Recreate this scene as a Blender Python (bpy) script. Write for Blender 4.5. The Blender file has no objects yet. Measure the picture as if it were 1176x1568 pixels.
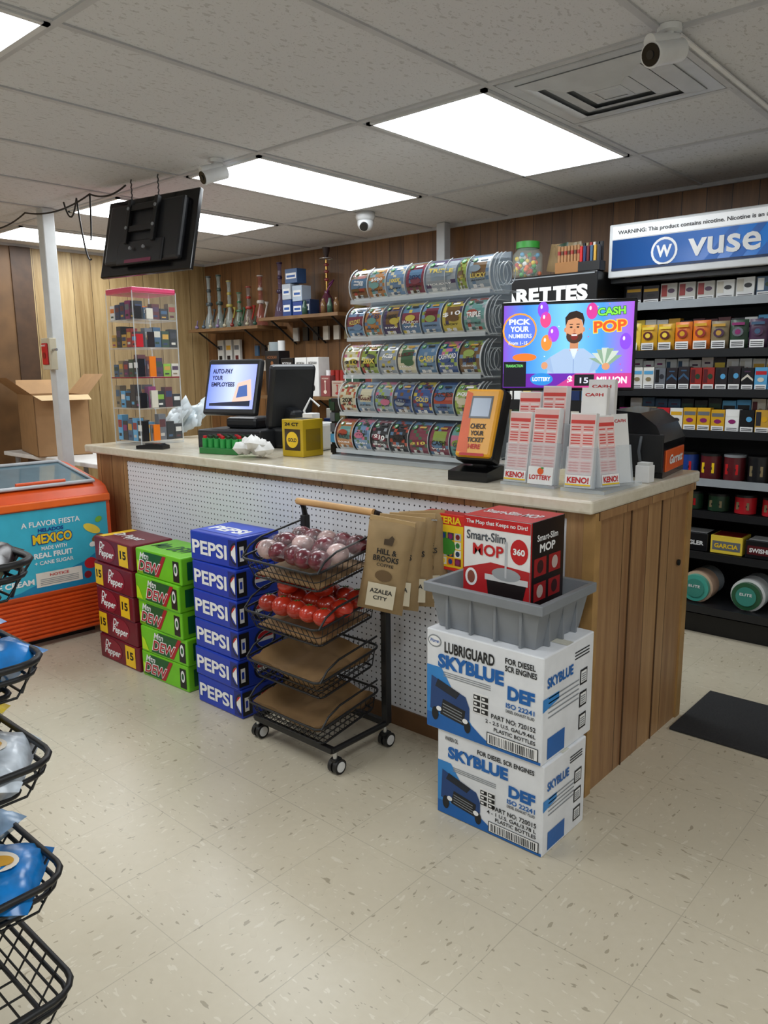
import bpy, bmesh, math, random
from mathutils import Vector, Matrix
random.seed(7)
rnd=random.random
def U(a,b): return a+(b-a)*rnd()

# ------------------------------------------------------------------ materials
def lin(c):
    if isinstance(c,str):
        c=c.lstrip('#'); c=[int(c[i:i+2],16)/255 for i in (0,2,4)]
    return [x/12.92 if x<=.04045 else ((x+.055)/1.055)**2.4 for x in c]
_m={}
def new_mat(name):
    m=bpy.data.materials.new(name); m.use_nodes=True
    nt=m.node_tree; return m,nt,nt.nodes['Principled BSDF']
def M(col,rough=.5,metal=0,em=0,alpha=1,trans=0,noise=.05,nscale=12,bump=0,coat=0):
    key=(str(col),rough,metal,em,alpha,trans,noise,nscale,bump,coat)
    if key in _m: return _m[key]
    m,nt,b=new_mat('mat_%d'%len(_m)); L=lin(col)
    b.inputs['Roughness'].default_value=rough; b.inputs['Metallic'].default_value=metal
    b.inputs['Coat Weight'].default_value=coat
    if noise and not em:
        tc=nt.nodes.new('ShaderNodeTexCoord'); n=nt.nodes.new('ShaderNodeTexNoise'); n.inputs['Scale'].default_value=nscale
        n.inputs['Detail'].default_value=3
        nt.links.new(tc.outputs['Object'],n.inputs['Vector'])
        r=nt.nodes.new('ShaderNodeValToRGB'); nt.links.new(n.outputs['Fac'],r.inputs['Fac'])
        r.color_ramp.elements[0].position=.3; r.color_ramp.elements[1].position=.7
        r.color_ramp.elements[0].color=[max(0,x*(1-noise*1.5)) for x in L]+[1]
        r.color_ramp.elements[1].color=[min(1,x*(1+noise)) for x in L]+[1]
        nt.links.new(r.outputs['Color'],b.inputs['Base Color'])
        if bump:
            bp=nt.nodes.new('ShaderNodeBump'); bp.inputs['Strength'].default_value=bump; bp.inputs['Distance'].default_value=.01
            nt.links.new(n.outputs['Fac'],bp.inputs['Height']); nt.links.new(bp.outputs['Normal'],b.inputs['Normal'])
    else: b.inputs['Base Color'].default_value=L+[1]
    if em:
        b.inputs['Emission Color'].default_value=L+[1]; b.inputs['Emission Strength'].default_value=em
    if alpha<1: b.inputs['Alpha'].default_value=alpha
    if trans: b.inputs['Transmission Weight'].default_value=trans; b.inputs['IOR'].default_value=1.2
    _m[key]=m; return m
class G:
    def __init__(s,nt): s.nt=nt
    def n(s,t,**k):
        x=s.nt.nodes.new(t)
        for a,v in k.items(): setattr(x,a,v)
        return x
    def l(s,a,b): s.nt.links.new(a,b)
    def math(s,op,a,b=None,c=None):
        x=s.n('ShaderNodeMath',operation=op)
        for i,v in enumerate((a,b,c)):
            if v is None: continue
            if hasattr(v,'is_linked'): s.l(v,x.inputs[i])
            else: x.inputs[i].default_value=v
        return x.outputs[0]
    def xyz(s):
        tc=s.n('ShaderNodeTexCoord'); sp=s.n('ShaderNodeSeparateXYZ'); s.l(tc.outputs['Object'],sp.inputs[0]); s.tc=tc
        return sp.outputs
    def noise(s,scale,vscale=(1,1,1),detail=3,rot=(0,0,0)):
        mp=s.n('ShaderNodeMapping'); mp.inputs['Scale'].default_value=vscale; mp.inputs['Rotation'].default_value=rot
        s.l(s.tc.outputs['Object'],mp.inputs['Vector']); n=s.n('ShaderNodeTexNoise'); n.inputs['Scale'].default_value=scale; n.inputs['Detail'].default_value=detail
        s.l(mp.outputs[0],n.inputs['Vector']); return n.outputs['Fac']
    def ramp(s,f,stops):
        r=s.n('ShaderNodeValToRGB'); s.l(f,r.inputs['Fac']); e=r.color_ramp.elements
        while len(e)<len(stops): e.new(.5)
        for i,(p,c) in enumerate(stops): e[i].position=p; e[i].color=lin(c)+[1]
        return r.outputs['Color']
    def mix(s,f,a,b):
        x=s.n('ShaderNodeMix',data_type='RGBA'); 
        if hasattr(f,'is_linked'): s.l(f,x.inputs[0])
        else: x.inputs[0].default_value=f
        for i,v in ((6,a),(7,b)):
            if hasattr(v,'is_linked'): s.l(v,x.inputs[i])
            else: x.inputs[i].default_value=lin(v)+[1]
        return x.outputs[2]
def wood(name,c1,c2,axis='x',pitch=.2,groove='#2a1a0e',rough=.45,gw=.018):
    m,nt,b=new_mat(name); g=G(nt); o=g.xyz(); ax=o['XYZ'.index(axis.upper())]
    vs={'x':(9,9,.5),'y':(9,9,.5),'z':(.5,9,9)}[axis]
    n=g.noise(3,vs,6); n2=g.noise(22,vs,3)
    idx=g.math('FLOOR',g.math('DIVIDE',ax,pitch)); wn=g.n('ShaderNodeTexWhiteNoise',noise_dimensions='1D'); g.l(idx,wn.inputs['W'])
    f=g.math('ADD',g.math('MULTIPLY',n,.6),g.math('ADD',g.math('MULTIPLY',n2,.25),g.math('MULTIPLY',wn.outputs['Value'],.22)))
    col=g.ramp(f,[(.32,c1),(.72,c2)])
    fr=g.math('FRACT',g.math('DIVIDE',ax,pitch))
    k=g.math('LESS_THAN',fr,gw*.24/pitch)
    col=g.mix(k,col,groove); g.l(col,b.inputs['Base Color']); b.inputs['Roughness'].default_value=rough
    return m
def floor_mat():
    m,nt,b=new_mat('vinyl_tile'); g=G(nt); o=g.xyz(); T=.3048
    ix=g.math('FLOOR',g.math('DIVIDE',o[0],T)); iy=g.math('FLOOR',g.math('DIVIDE',o[1],T))
    par=g.math('MODULO',g.math('ABSOLUTE',g.math('ADD',ix,iy)),2.0)
    a=g.noise(62,(1,.35,1),2); c=g.noise(62,(.35,1,1),2)
    mx=g.n('ShaderNodeMix',data_type='FLOAT'); g.l(par,mx.inputs[0]); g.l(a,mx.inputs[2]); g.l(c,mx.inputs[3])
    fl=g.math('GREATER_THAN',mx.outputs[0],.672)
    big=g.noise(2.2,detail=4); fine=g.noise(40,detail=3)
    base=g.mix(big,'#c9bea6','#d6ccb8'); base=g.mix(g.math('MULTIPLY',fine,.3),base,'#b8ac92')
    lt=g.math('LESS_THAN',mx.outputs[0],.34); base=g.mix(g.math('MULTIPLY',lt,.35),base,'#ebe4d4')
    base=g.mix(g.math('MULTIPLY',fl,.5),base,'#74674f')
    fx=g.math('FRACT',g.math('DIVIDE',o[0],T)); fy=g.math('FRACT',g.math('DIVIDE',o[1],T))
    s=g.math('MAXIMUM',g.math('LESS_THAN',fx,.008),g.math('LESS_THAN',fy,.008))
    base=g.mix(g.math('MULTIPLY',g.math('MULTIPLY',s,big),.6),base,'#6b6252')
    g.l(base,b.inputs['Base Color'])
    r=g.n('ShaderNodeMapRange'); g.l(big,r.inputs[0]); r.inputs[3].default_value=.2; r.inputs[4].default_value=.36; g.l(r.outputs[0],b.inputs['Roughness'])
    return m
def ceil_mat():
    m,nt,b=new_mat('acoustic_tile'); g=G(nt); o=g.xyz()
    n=g.noise(70,(1,.45,1),2); n2=g.noise(150,detail=1); big=g.noise(1.3,detail=2)
    base=g.mix(big,'#d2d3d6','#dcdde0')
    base=g.mix(g.math('MULTIPLY',g.math('GREATER_THAN',n,.63),.34),base,'#94928f')
    base=g.mix(g.math('MULTIPLY',g.math('GREATER_THAN',n2,.68),.3),base,'#85827e')
    g.l(base,b.inputs['Base Color']); b.inputs['Roughness'].default_value=.95
    bp=g.n('ShaderNodeBump'); bp.inputs['Strength'].default_value=.25; bp.inputs['Distance'].default_value=.004; g.l(n,bp.inputs['Height']); g.l(bp.outputs[0],b.inputs['Normal'])
    return m
def peg_mat():
    m,nt,b=new_mat('pegboard'); g=G(nt); o=g.xyz(); P=.0254
    fx=g.math('SUBTRACT',g.math('FRACT',g.math('DIVIDE',o[0],P)),.5); fz=g.math('SUBTRACT',g.math('FRACT',g.math('DIVIDE',o[2],P)),.5)
    d=g.math('ADD',g.math('MULTIPLY',fx,fx),g.math('MULTIPLY',fz,fz)); k=g.math('LESS_THAN',d,.019)
    g.l(g.mix(k,'#e8eaf0','#25252a'),b.inputs['Base Color']); b.inputs['Roughness'].default_value=.4
    return m
def laminate():
    m,nt,b=new_mat('laminate'); g=G(nt); g.xyz(); n=g.noise(14,detail=5); n2=g.noise(70,detail=2)
    c=g.ramp(n,[(.3,'#d6ccb6'),(.55,'#e2dac8'),(.75,'#cbbfa6')]); c=g.mix(g.math('MULTIPLY',n2,.3),c,'#c2b59a')
    g.l(c,b.inputs['Base Color']); b.inputs['Roughness'].default_value=.2; return m
def screen_grad(name,stops,axis=0,x0=0,x1=1,em=1.0):
    m,nt,b=new_mat(name); g=G(nt); o=g.xyz()
    f=g.math('DIVIDE',g.math('SUBTRACT',o[axis],x0),x1-x0); c=g.ramp(f,stops)
    g.l(c,b.inputs['Base Color']); g.l(c,b.inputs['Emission Color']); b.inputs['Emission Strength'].default_value=em; b.inputs['Roughness'].default_value=.15
    return m

BLK=M('#121214',.45); BLKG=M('#0c0c0e',.2); WHT=M('#e8e8e6',.45); GRY=M('#8b8f94',.5); CHR=M('#c8cacc',.25,metal=.9)
RED=M('#c4161c',.45); YEL=M('#f2c81e',.45); ORG=M('#e8601c',.4); BLU=M('#1a56a8',.4); GRN=M('#3c9a3c',.45); KRAFT=M('#a58a62',.7,noise=.1,bump=.3)
CLR=M('#dfe8ee',.06,alpha=.07,noise=0); CLRE=M('#eaf2f8',.1,alpha=.38,noise=0)
PAL=[M(c,.35) for c in ('#c2202a','#f0f0ee','#1d3f8f','#1c1c20','#d9a522','#2c7a3c','#e6e2d2','#8a1f66','#3a3f48','#e87a1c','#5aa7d8','#b9c0c8','#7b1620','#f4d54a','#173a5c','#86b82e')]
DPAL=[M(c,.35) for c in ('#16161a','#2a2226','#5a1a20','#1d2f5c','#23402c','#8a7a5a','#c8c4bc','#e4e2dc','#4a2a4a','#9a2a24','#c89a3a','#2c2c34','#6a6e76','#d8d2c4','#3a5a7a','#101014')]

# ------------------------------------------------------------------ builder
TXT={}
def text_mesh(s,bold):
    k=(s,bold)
    if k in TXT: return TXT[k]
    c=bpy.data.curves.new('t','FONT'); c.body=s; c.size=1; c.align_x='LEFT'; c.resolution_u=3
    if bold: c.offset=.018*bold
    o=bpy.data.objects.new('t',c); bpy.context.collection.objects.link(o); bpy.context.view_layer.update()
    dg=bpy.context.evaluated_depsgraph_get(); me=bpy.data.meshes.new_from_object(o.evaluated_get(dg))
    vs=[v.co.copy() for v in me.vertices]; fs=[tuple(p.vertices) for p in me.polygons]
    bpy.data.objects.remove(o); bpy.data.meshes.remove(me)
    x0=min(v.x for v in vs);x1=max(v.x for v in vs);y0=min(v.y for v in vs);y1=max(v.y for v in vs)
    vs=[((v.x-x0)/(x1-x0)-.5,(v.y-y0)/(y1-y0)-.5) for v in vs]
    TXT[k]=(vs,fs); return TXT[k]
def frame(o,r,u):
    r=Vector(r).normalized(); u=Vector(u).normalized(); n=r.cross(u); o=Vector(o)
    return Matrix(((r.x,u.x,n.x,o.x),(r.y,u.y,n.y,o.y),(r.z,u.z,n.z,o.z),(0,0,0,1)))
X3,Y3,Z3=(1,0,0),(0,1,0),(0,0,1)
class B:
    def __init__(s,name,loc=(0,0,0),rz=0,M=None):
        s.name=name; s.v=[];s.f=[];s.fm=[];s.sm=[];s.mats=[]
        s.M=M if M is not None else Matrix.Translation(loc)@Matrix.Rotation(math.radians(rz),4,'Z')
        s.L=Matrix.Identity(4)
    def add(s,vs,fs,mat,smooth=False):
        if mat not in s.mats: s.mats.append(mat)
        mi=s.mats.index(mat); n=len(s.v)
        s.v+= [s.L@Vector(v) for v in vs]
        for f in fs: s.f.append(tuple(i+n for i in f)); s.fm.append(mi); s.sm.append(smooth)
    def box(s,x0,x1,y0,y1,z0,z1,mat,bev=0,T=None):
        if bev:
            bm=bmesh.new(); bmesh.ops.create_cube(bm,size=1)
            for v in bm.verts: v.co=Vector(((x0+x1)/2+v.co.x*(x1-x0),(y0+y1)/2+v.co.y*(y1-y0),(z0+z1)/2+v.co.z*(z1-z0)))
            bmesh.ops.bevel(bm,geom=bm.edges[:],offset=bev,segments=2,affect='EDGES',profile=.5)
            bm.verts.index_update(); vs=[v.co.copy() for v in bm.verts]; fs=[tuple(v.index for v in f.verts) for f in bm.faces]; bm.free()
        else:
            vs=[Vector(p) for p in ((x0,y0,z0),(x1,y0,z0),(x1,y1,z0),(x0,y1,z0),(x0,y0,z1),(x1,y0,z1),(x1,y1,z1),(x0,y1,z1))]
            fs=[(0,3,2,1),(4,5,6,7),(0,1,5,4),(1,2,6,5),(2,3,7,6),(3,0,4,7)]
        if T is not None: vs=[T@v for v in vs]
        s.add(vs,fs,mat)
    def rect(s,F,x,y,w,h,mat,off=.0008):
        s.add([F@Vector(p) for p in ((x,y,off),(x+w,y,off),(x+w,y+h,off),(x,y+h,off))],[(0,1,2,3)],mat)
    def poly(s,F,pts,mat,off=.0008):
        s.add([F@Vector((p[0],p[1],off)) for p in pts],[tuple(range(len(pts)))],mat)
    def disc(s,F,x,y,rx,ry,mat,off=.0008,n=20,rot=0,a0=0,a1=360):
        c,q=math.cos(rot),math.sin(rot); P=[]
        full=(a1-a0)>=360
        for i in range(n if full else n+1):
            a=math.radians(a0+(a1-a0)*i/n); u,v=rx*math.cos(a),ry*math.sin(a); P.append((x+u*c-v*q,y+u*q+v*c))
        s.poly(F,P,mat,off)
    def text(s,F,t,x,y,w,h,mat,off=.0018,bold=1,slant=0,rot=0):
        vs,fs=text_mesh(t,bold); c,q=math.cos(rot),math.sin(rot); P=[]
        for a,b_ in vs:
            u=a*w+slant*b_*h; v=b_*h; P.append(F@Vector((x+w/2+u*c-v*q,y+h/2+u*q+v*c,off)))
        s.add(P,fs,mat)
    def cyl(s,p0,p1,r0,mat,r1=None,n=16,smooth=True,caps=True):
        p0=Vector(p0);p1=Vector(p1);r1=r0 if r1 is None else r1
        d=(p1-p0).normalized(); a=d.orthogonal().normalized(); b_=d.cross(a); vs=[];fs=[]
        for p,r in((p0,r0),(p1,r1)):
            for i in range(n):
                t=2*math.pi*i/n; vs.append(p+a*r*math.cos(t)+b_*r*math.sin(t))
        fs=[(i,(i+1)%n,n+(i+1)%n,n+i) for i in range(n)]
        s.add(vs,fs,mat,smooth)
        if caps: s.add(vs,[tuple(reversed(range(n))),tuple(range(n,2*n))],mat)
    def tube(s,pts,r,mat,n=6,closed=False):
        pts=[Vector(p) for p in pts]; N=len(pts); vs=[];fs=[]; a=None
        for i,p in enumerate(pts):
            if closed: d=(pts[(i+1)%N]-pts[i-1])
            else: d=(pts[min(i+1,N-1)]-pts[max(i-1,0)])
            d.normalize()
            a=d.orthogonal().normalized() if a is None else (a-d*a.dot(d)).normalized()
            b_=d.cross(a)
            for k in range(n):
                t=2*math.pi*k/n; vs.append(p+a*r*math.cos(t)+b_*r*math.sin(t))
        for i in range(N if closed else N-1):
            j=(i+1)%N
            for k in range(n): fs.append((i*n+k,i*n+(k+1)%n,j*n+(k+1)%n,j*n+k))
        s.add(vs,fs,mat,True)
        if not closed: s.add(vs,[tuple(reversed(range(n))),tuple(range((N-1)*n,N*n))],mat)
    def lathe(s,c,prof,mat,n=20,T=None):
        vs=[];fs=[];c=Vector(c)
        for r,z in prof:
            for i in range(n):
                t=2*math.pi*i/n; vs.append(Vector((r*math.cos(t),r*math.sin(t),z)))
        for j in range(len(prof)-1):
            for i in range(n): fs.append((j*n+i,j*n+(i+1)%n,(j+1)*n+(i+1)%n,(j+1)*n+i))
        if T is not None: vs=[T@v for v in vs]
        s.add([v+c for v in vs],fs,mat,True)
    def sph(s,c,r,mat,n=14,sq=(1,1,1)):
        m=n//2; prof=[(max(1e-4,math.sin(math.pi*i/m)),-math.cos(math.pi*i/m)) for i in range(m+1)]
        s.lathe(c,prof,mat,n,Matrix.Diagonal((r*sq[0],r*sq[1],r*sq[2],1)))
    def prism(s,prof,y0,y1,mat,axis='y',smooth=False):
        n=len(prof)
        f=(lambda a,b,c:(a,c,b)) if axis=='y' else (lambda a,b,c:(c,a,b))
        vs=[f(a,b,y0) for a,b in prof]+[f(a,b,y1) for a,b in prof]
        s.add(vs,[(i,(i+1)%n,n+(i+1)%n,n+i) for i in range(n)],mat,smooth)
        s.add(vs,[tuple(range(n)),tuple(reversed(range(n,2*n)))],mat)
    def pillow(s,T,w,h,t,mat,nx=8,ny=10,crumple=.004,pinch=0):
        vs=[];fs=[]
        for side in(1,-1):
            for j in range(ny+1):
                for i in range(nx+1):
                    u=i/nx*2-1;v=j/ny*2-1
                    th=t/2*max(0,1-abs(u)**3)**.5*max(0,1-abs(v)**4)**.6
                    k=1-pinch*math.cos(v*math.pi/2)**2
                    vs.append(T@Vector((u*w/2*k,(v*h/2),side*th+(U(-1,1)*crumple if th>.002 else 0))))
        N=(nx+1)*(ny+1)
        for q in(0,1):
            for j in range(ny):
                for i in range(nx):
                    a=q*N+j*(nx+1)+i; f=(a,a+1,a+nx+2,a+nx+1); fs.append(f if q==0 else f[::-1])
        s.add(vs,fs,mat,True)
    def done(s,parent=None):
        me=bpy.data.meshes.new(s.name); me.from_pydata([tuple(v) for v in s.v],[],s.f)
        for m in s.mats: me.materials.append(m)
        me.polygons.foreach_set('material_index',s.fm); me.polygons.foreach_set('use_smooth',s.sm); me.update()
        o=bpy.data.objects.new(s.name,me); bpy.context.collection.objects.link(o); o.matrix_world=s.M
        if parent: o.parent=parent
        return o
def rrect(x0,x1,y0,y1,z,r,n=4):
    P=[]
    for cx,cy,a0 in((x1-r,y0+r,-90),(x1-r,y1-r,0),(x0+r,y1-r,90),(x0+r,y0+r,180)):
        for i in range(n+1):
            a=math.radians(a0+90*i/n); P.append((cx+r*math.cos(a),cy+r*math.sin(a),z))
    return P
def basket(b,x0,x1,y0,y1,z,d,mat=BLK,inset=.025,rw=.0045,w=.0016,sp=.025,dip=0,rr=.03):
    top=rrect(x0,x1,y0,y1,z,rr); 
    if dip: top=[(p[0],p[1],p[2]-dip*(1 if p[1]<(y0+y1)/2 and x0+.06<p[0]<x1-.06 else 0)) for p in top]
    b.tube(top,rw,mat,closed=True)
    b.tube(rrect(x0+inset,x1-inset,y0+inset,y1-inset,z-d,.02),rw*.8,mat,closed=True)
    b.tube(rrect(x0+inset*.5,x1-inset*.5,y0+inset*.5,y1-inset*.5,z-d/2,.025),w*1.2,mat,closed=True)
    n=max(2,int((x1-x0-.06)/sp))
    for i in range(n+1):
        x=x0+.03+(x1-x0-.06)*i/n
        b.tube([(x,y0,z),(x,y0+inset,z-d),(x,y1-inset,z-d),(x,y1,z)],w,mat,4)
    n=max(2,int((y1-y0-.06)/sp))
    for i in range(n+1):
        y=y0+.03+(y1-y0-.06)*i/n
        b.tube([(x0,y,z),(x0+inset,y,z-d),(x1-inset,y,z-d),(x1,y,z)],w,mat,4)

# ------------------------------------------------------------------ room
CZ=2.375
XL,XR,YB,YF=-6.2,3.0,4.5,-3.0
wB=wood('wood_panel_back','#55381f','#875f39','x',.135,'#26170c')
wL=wood('wood_panel_left','#8c7148','#c0a678','y',.16,'#4a361e')
wC=wood('wood_counter','#80593a','#b08a5e','y',.2,'#4d331b')
wCx=wood('wood_counter_x','#7a5532','#b08a5c','x',.12,'#4d331b')
WALLP=M('#c9c9c8',.8)
def shell(name,*a):
    b=B(name); b.box(*a); b.done()
shell('floor',XL-.1,XR+.1,YF-.1,YB+.1,-.1,0,floor_mat())
shell('ceiling',XL-.1,XR+.1,YF-.1,YB+.1,CZ,CZ+.1,ceil_mat())
shell('wall_back',XL-.1,XR+.1,YB,YB+.1,0,CZ,wB)
shell('wall_left',XL-.1,XL,YF,YB,0,CZ,wL)
shell('wall_right',XR,XR+.1,YF,YB,0,CZ,WALLP)
shell('wall_front',XL-.1,XR+.1,YF-.1,YF,0,CZ,WALLP)
b=B('baseboard_back'); b.box(XL,XR,YB-.015,YB,0,.09,BLK,.004); b.done()
b=B('trim_2'); b.box(XL,XL+.03,2.70,2.86,0,CZ-.02,M('#4a3320',.5,noise=.15),.004); b.box(XL,XL+.02,1.9,2.70,0,CZ-.02,M('#6a4c2c',.5,noise=.2,nscale=5)); b.done()
GX=[-1.65-.62*k for k in range(-7,8)]; GY=[2.42+1.24*k for k in range(-4,2)]
TB=M('#c2c3c6',.5)
b=B('trim_1')
for x in GX:
    if XL<x<XR: b.box(x-.012,x+.012,YF,YB,CZ-.006,CZ,TB)
for y in GY:
    if YF<y<YB: b.box(XL,XR,y-.012,y+.012,CZ-.007,CZ,TB)
b.box(-1.65,-1.03,3.03,3.054,CZ-.007,CZ,TB)
b.box(XL,XR,YB-.02,YB,CZ-.02,CZ,TB); b.box(XL,XL+.02,YF,YB,CZ-.02,CZ,TB)
b.done()
def diffuser(em):
    m,nt,bs=new_mat('light_diffuser'); g=G(nt); o=g.xyz()
    f=g.math('ADD',g.math('MULTIPLY',g.math('COSINE',g.math('MULTIPLY',o[0],22)),.12),.88)
    bs.inputs['Base Color'].default_value=(.9,.9,.9,1); bs.inputs['Emission Color'].default_value=(.91,.965,1,1)
    g.l(g.math('MULTIPLY',f,em),bs.inputs['Emission Strength']); return m
DIF=diffuser(11.3); FRM=M('#d8dadc',.4)
def panel(x,y):
    b=B('fluorescent_ceiling_light',loc=(x,y,CZ))
    a,c=.285,.595
    b.box(-a,a,-c,-c+.02,-.012,-.001,FRM); b.box(-a,a,c-.02,c,-.012,-.001,FRM)
    b.box(-a,-a+.02,-c,c,-.012,-.001,FRM); b.box(a-.02,a,-c,c,-.012,-.001,FRM)
    b.add([(-a+.02,-c+.02,-.006),(-a+.02,c-.02,-.006),(a-.02,c-.02,-.006),(a-.02,-c+.02,-.006)],[(0,1,2,3)],DIF)
    b.done()
for x in(-1.96,-3.20,-4.44,-5.68): panel(x,3.04)
for x,y in((-2.56,.575),(-5.06,.56),(-.1,.56),(-.1,-1.92),(-2.58,-1.92),(-5.06,-1.92),(1.76,.56),(1.76,3.04)): panel(x,y)  # first panel is in view; the rest are added unseen as fill lighting
# vent
b=B('ceiling_air_vent',loc=(-1.34,2.74,CZ)); VM=M('#c4c7cb',.35)
VD=M('#9a9ea4',.5)
b.box(-.295,.295,-.285,.285,-.006,-.001,VM)
b.box(-.245,.245,-.245,.245,-.0075,-.002,VD)
for k in range(3):
    a=.245-.072*k; z=-.010-.003*k; c=a-.058
    P=[(-a,-a,z),(a,-a,z),(a,a,z),(-a,a,z),(-c,-c,z-.012),(c,-c,z-.012),(c,c,z-.012),(-c,c,z-.012)]
    b.add(P,[(0,1,5,4),(1,2,6,5),(2,3,7,6),(3,0,4,7)],VM)
b.box(-.06,.06,-.06,.06,-.026,-.02,VM); b.done()

# ------------------------------------------------------------------ counter
LAM=laminate(); PEG=peg_mat(); TRW=M('#a9834f',.5,noise=.12)
b=B('store_counter')
b.box(-4.12,-1.07,2.2,3.0,.0,.955,wC)
b.box(-4.12,-3.80,2.185,2.2,0,.955,wCx)
b.box(-3.80,-1.16,2.188,2.2,.075,.93,PEG)
b.box(-2.472,-2.468,2.186,2.2,.075,.93,WHT)
b.box(-3.80,-1.16,2.18,2.2,0,.075,M('#6a4a2c',.5))
b.box(-3.80,-1.16,2.18,2.2,.93,.955,wCx)
b.box(-1.16,-1.068,2.18,2.2,0,.955,wC)
b.box(-1.10,-1.060,2.178,2.215,0,.955,TRW)
b.box(-1.07,-1.062,2.96,3.005,0,.955,TRW)
for y in(2.46,2.72): b.box(-1.071,-1.066,y-.003,y+.003,0,.93,M('#4d331b',.6))
b.box(-1.075,-1.058,2.2,3.02,.93,.957,wC)
b.box(-4.17,-1.055,2.14,3.05,.957,1.0,LAM,.008)
b.cyl((-1.066,2.9,.66),(-1.060,2.9,.66),.012,BLK)
b.done()
b=B('rubber_floor_mat'); b.box(-1.04,.3,2.84,3.30,0.001,.012,M('#2a2a2c',.85,bump=.4,nscale=90),.003); b.done()

# ------------------------------------------------------------------ soda packs
DPm=M('#701226',.35); DPy=M('#f6c71d',.4); DEW=M('#72c81c',.35); DEWd=M('#0f5a2a',.4); PEP=M('#1a3cb4',.35); PEPd=M('#10257c',.4); WH=M('#f2f2f2',.45); REDd=M('#b01824',.4)
def pack(kind,x,y,z,w,d,h,flip=0):
    b=B('soda_case',loc=(x,y,z),rz=U(-2,2))
    base={'dp':DPm,'dew':DEW,'pep':PEP}[kind]
    b.box(0,w,0,d,0,h,base,.006)
    F=frame((0,0,0),X3,Z3); R=frame((w,0,0),Y3,Z3); T=frame((0,0,h),X3,Y3)
    o=.0012
    if kind=='dp':
        if flip: b.rect(F,.008,.01,.075,h-.02,DPy,o); b.text(F,'15',.02,.045,.05,.04,BLK,.002,bold=2); cx=w*.58
        else: b.rect(F,w-.12,.01,.085,h-.02,DPy,o); b.text(F,'15',w-.105,.045,.055,.04,BLK,.002,bold=2); cx=w*.33
        b.disc(F,cx,h/2,.085,.052,M('#8f1a30',.4),o); b.text(F,'Dr',cx-.06,h*.56,.05,.036,WH,.002,slant=.3,bold=1.5); b.text(F,'Pepper',cx-.07,h*.18,.14,.045,WH,.002,slant=.3,bold=1.5)
        b.text(T,'Dr Pepper',.05,.06,w-.12,.07,WH,.0015,slant=.2); b.rect(T,.01,.02,.05,d-.04,DPy,.001)
        b.rect(R,.03,.03,.1,.06,DPy,o)
    elif kind=='dew':
        s=.09 if flip else .02
        b.poly(F,[(s-.01,.01),(s+.14,.01),(s+.21,h-.01),(s+.05,h-.01)],DEWd,o); b.poly(F,[(0.01,.01),(.06,.01),(.03,.06),(.01,.07)],M('#c4e81e',.4),o)
        b.poly(F,[(s+.13,.01),(s+.16,.01),(s+.225,h-.01),(s+.2,h-.01)],REDd,.0014)
        b.text(F,'Mtn',s+.02,h*.64,.07,.03,WH,.0024,slant=.3); b.text(F,'DEW',s+.005,h*.16,.17,.055,WH,.0022,slant=.3,bold=3.5); b.text(F,'DEW',s+.01,h*.18,.16,.048,REDd,.0026,slant=.3,bold=1)
        b.rect(F,w-.06,.012,.045,h-.03,M('#111111',.4),o); b.disc(F,w-.038,h*.55,.014,.028,WH,.002); b.disc(F,w-.038,h*.55,.008,.015,DEWd,.0024)
        b.text(T,'Mtn DEW',.04,.06,w-.1,.08,DEWd,.0015,slant=.2); b.rect(R,.03,.02,.12,.08,DEWd,o)
    else:
        b.text(F,'PEPSI',.015,.030,w-.075,.06,WH,.002,bold=1.6)
        b.rect(F,w-.05,.01,.046,h-.02,PEPd,o); b.disc(F,w-.006,h*.5,.036,.046,M('#0a1030',.4),.0015,a0=90,a1=270); b.disc(F,w-.006,h*.5,.028,.036,WH,.0018,a0=90,a1=270); b.disc(F,w-.006,h*.56,.026,.028,RED,.0022,a0=90,a1=180); b.disc(F,w-.006,h*.44,.026,.028,PEP,.0022,a0=180,a1=270)
        b.rect(R,0.002,.012,.05,h-.024,M('#0a0a12',.4),o); b.rect(R,.012,.03,.022,.06,WH,.002); b.rect(R,.017,.045,.012,.03,PEP,.0024)
        b.disc(R,.135,h*.5,.056,.046,M('#0a1030',.4),o); b.disc(R,.135,h*.5,.044,.036,WH,.0016); b.disc(R,.135,h*.56,.040,.026,RED,.002,a0=0,a1=180); b.disc(R,.135,h*.44,.040,.026,PEP,.002,a0=180,a1=360)
        b.rect(T,.02,.03,w-.04,d-.06,M('#2c50cc',.4),.001); b.text(T,'PEPSI',.04,.06,w-.09,.07,WH,.0016,bold=2)
    b.done()
for i in range(5): pack('dp',-3.51+U(-.008,.008),1.81+U(-.006,.006),.0005+i*.1235,.355,.22,.122,i%2)
for i in range(5): pack('dew',-3.13+U(-.012,.012),1.81+U(-.006,.006),.0005+i*.1235,.355,.22,.122,i%2)
for i in range(6): pack('pep',-2.69+U(-.004,.004),1.81+U(-.004,.004),.0005+i*.1258,.30,.225,.1245)

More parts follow.
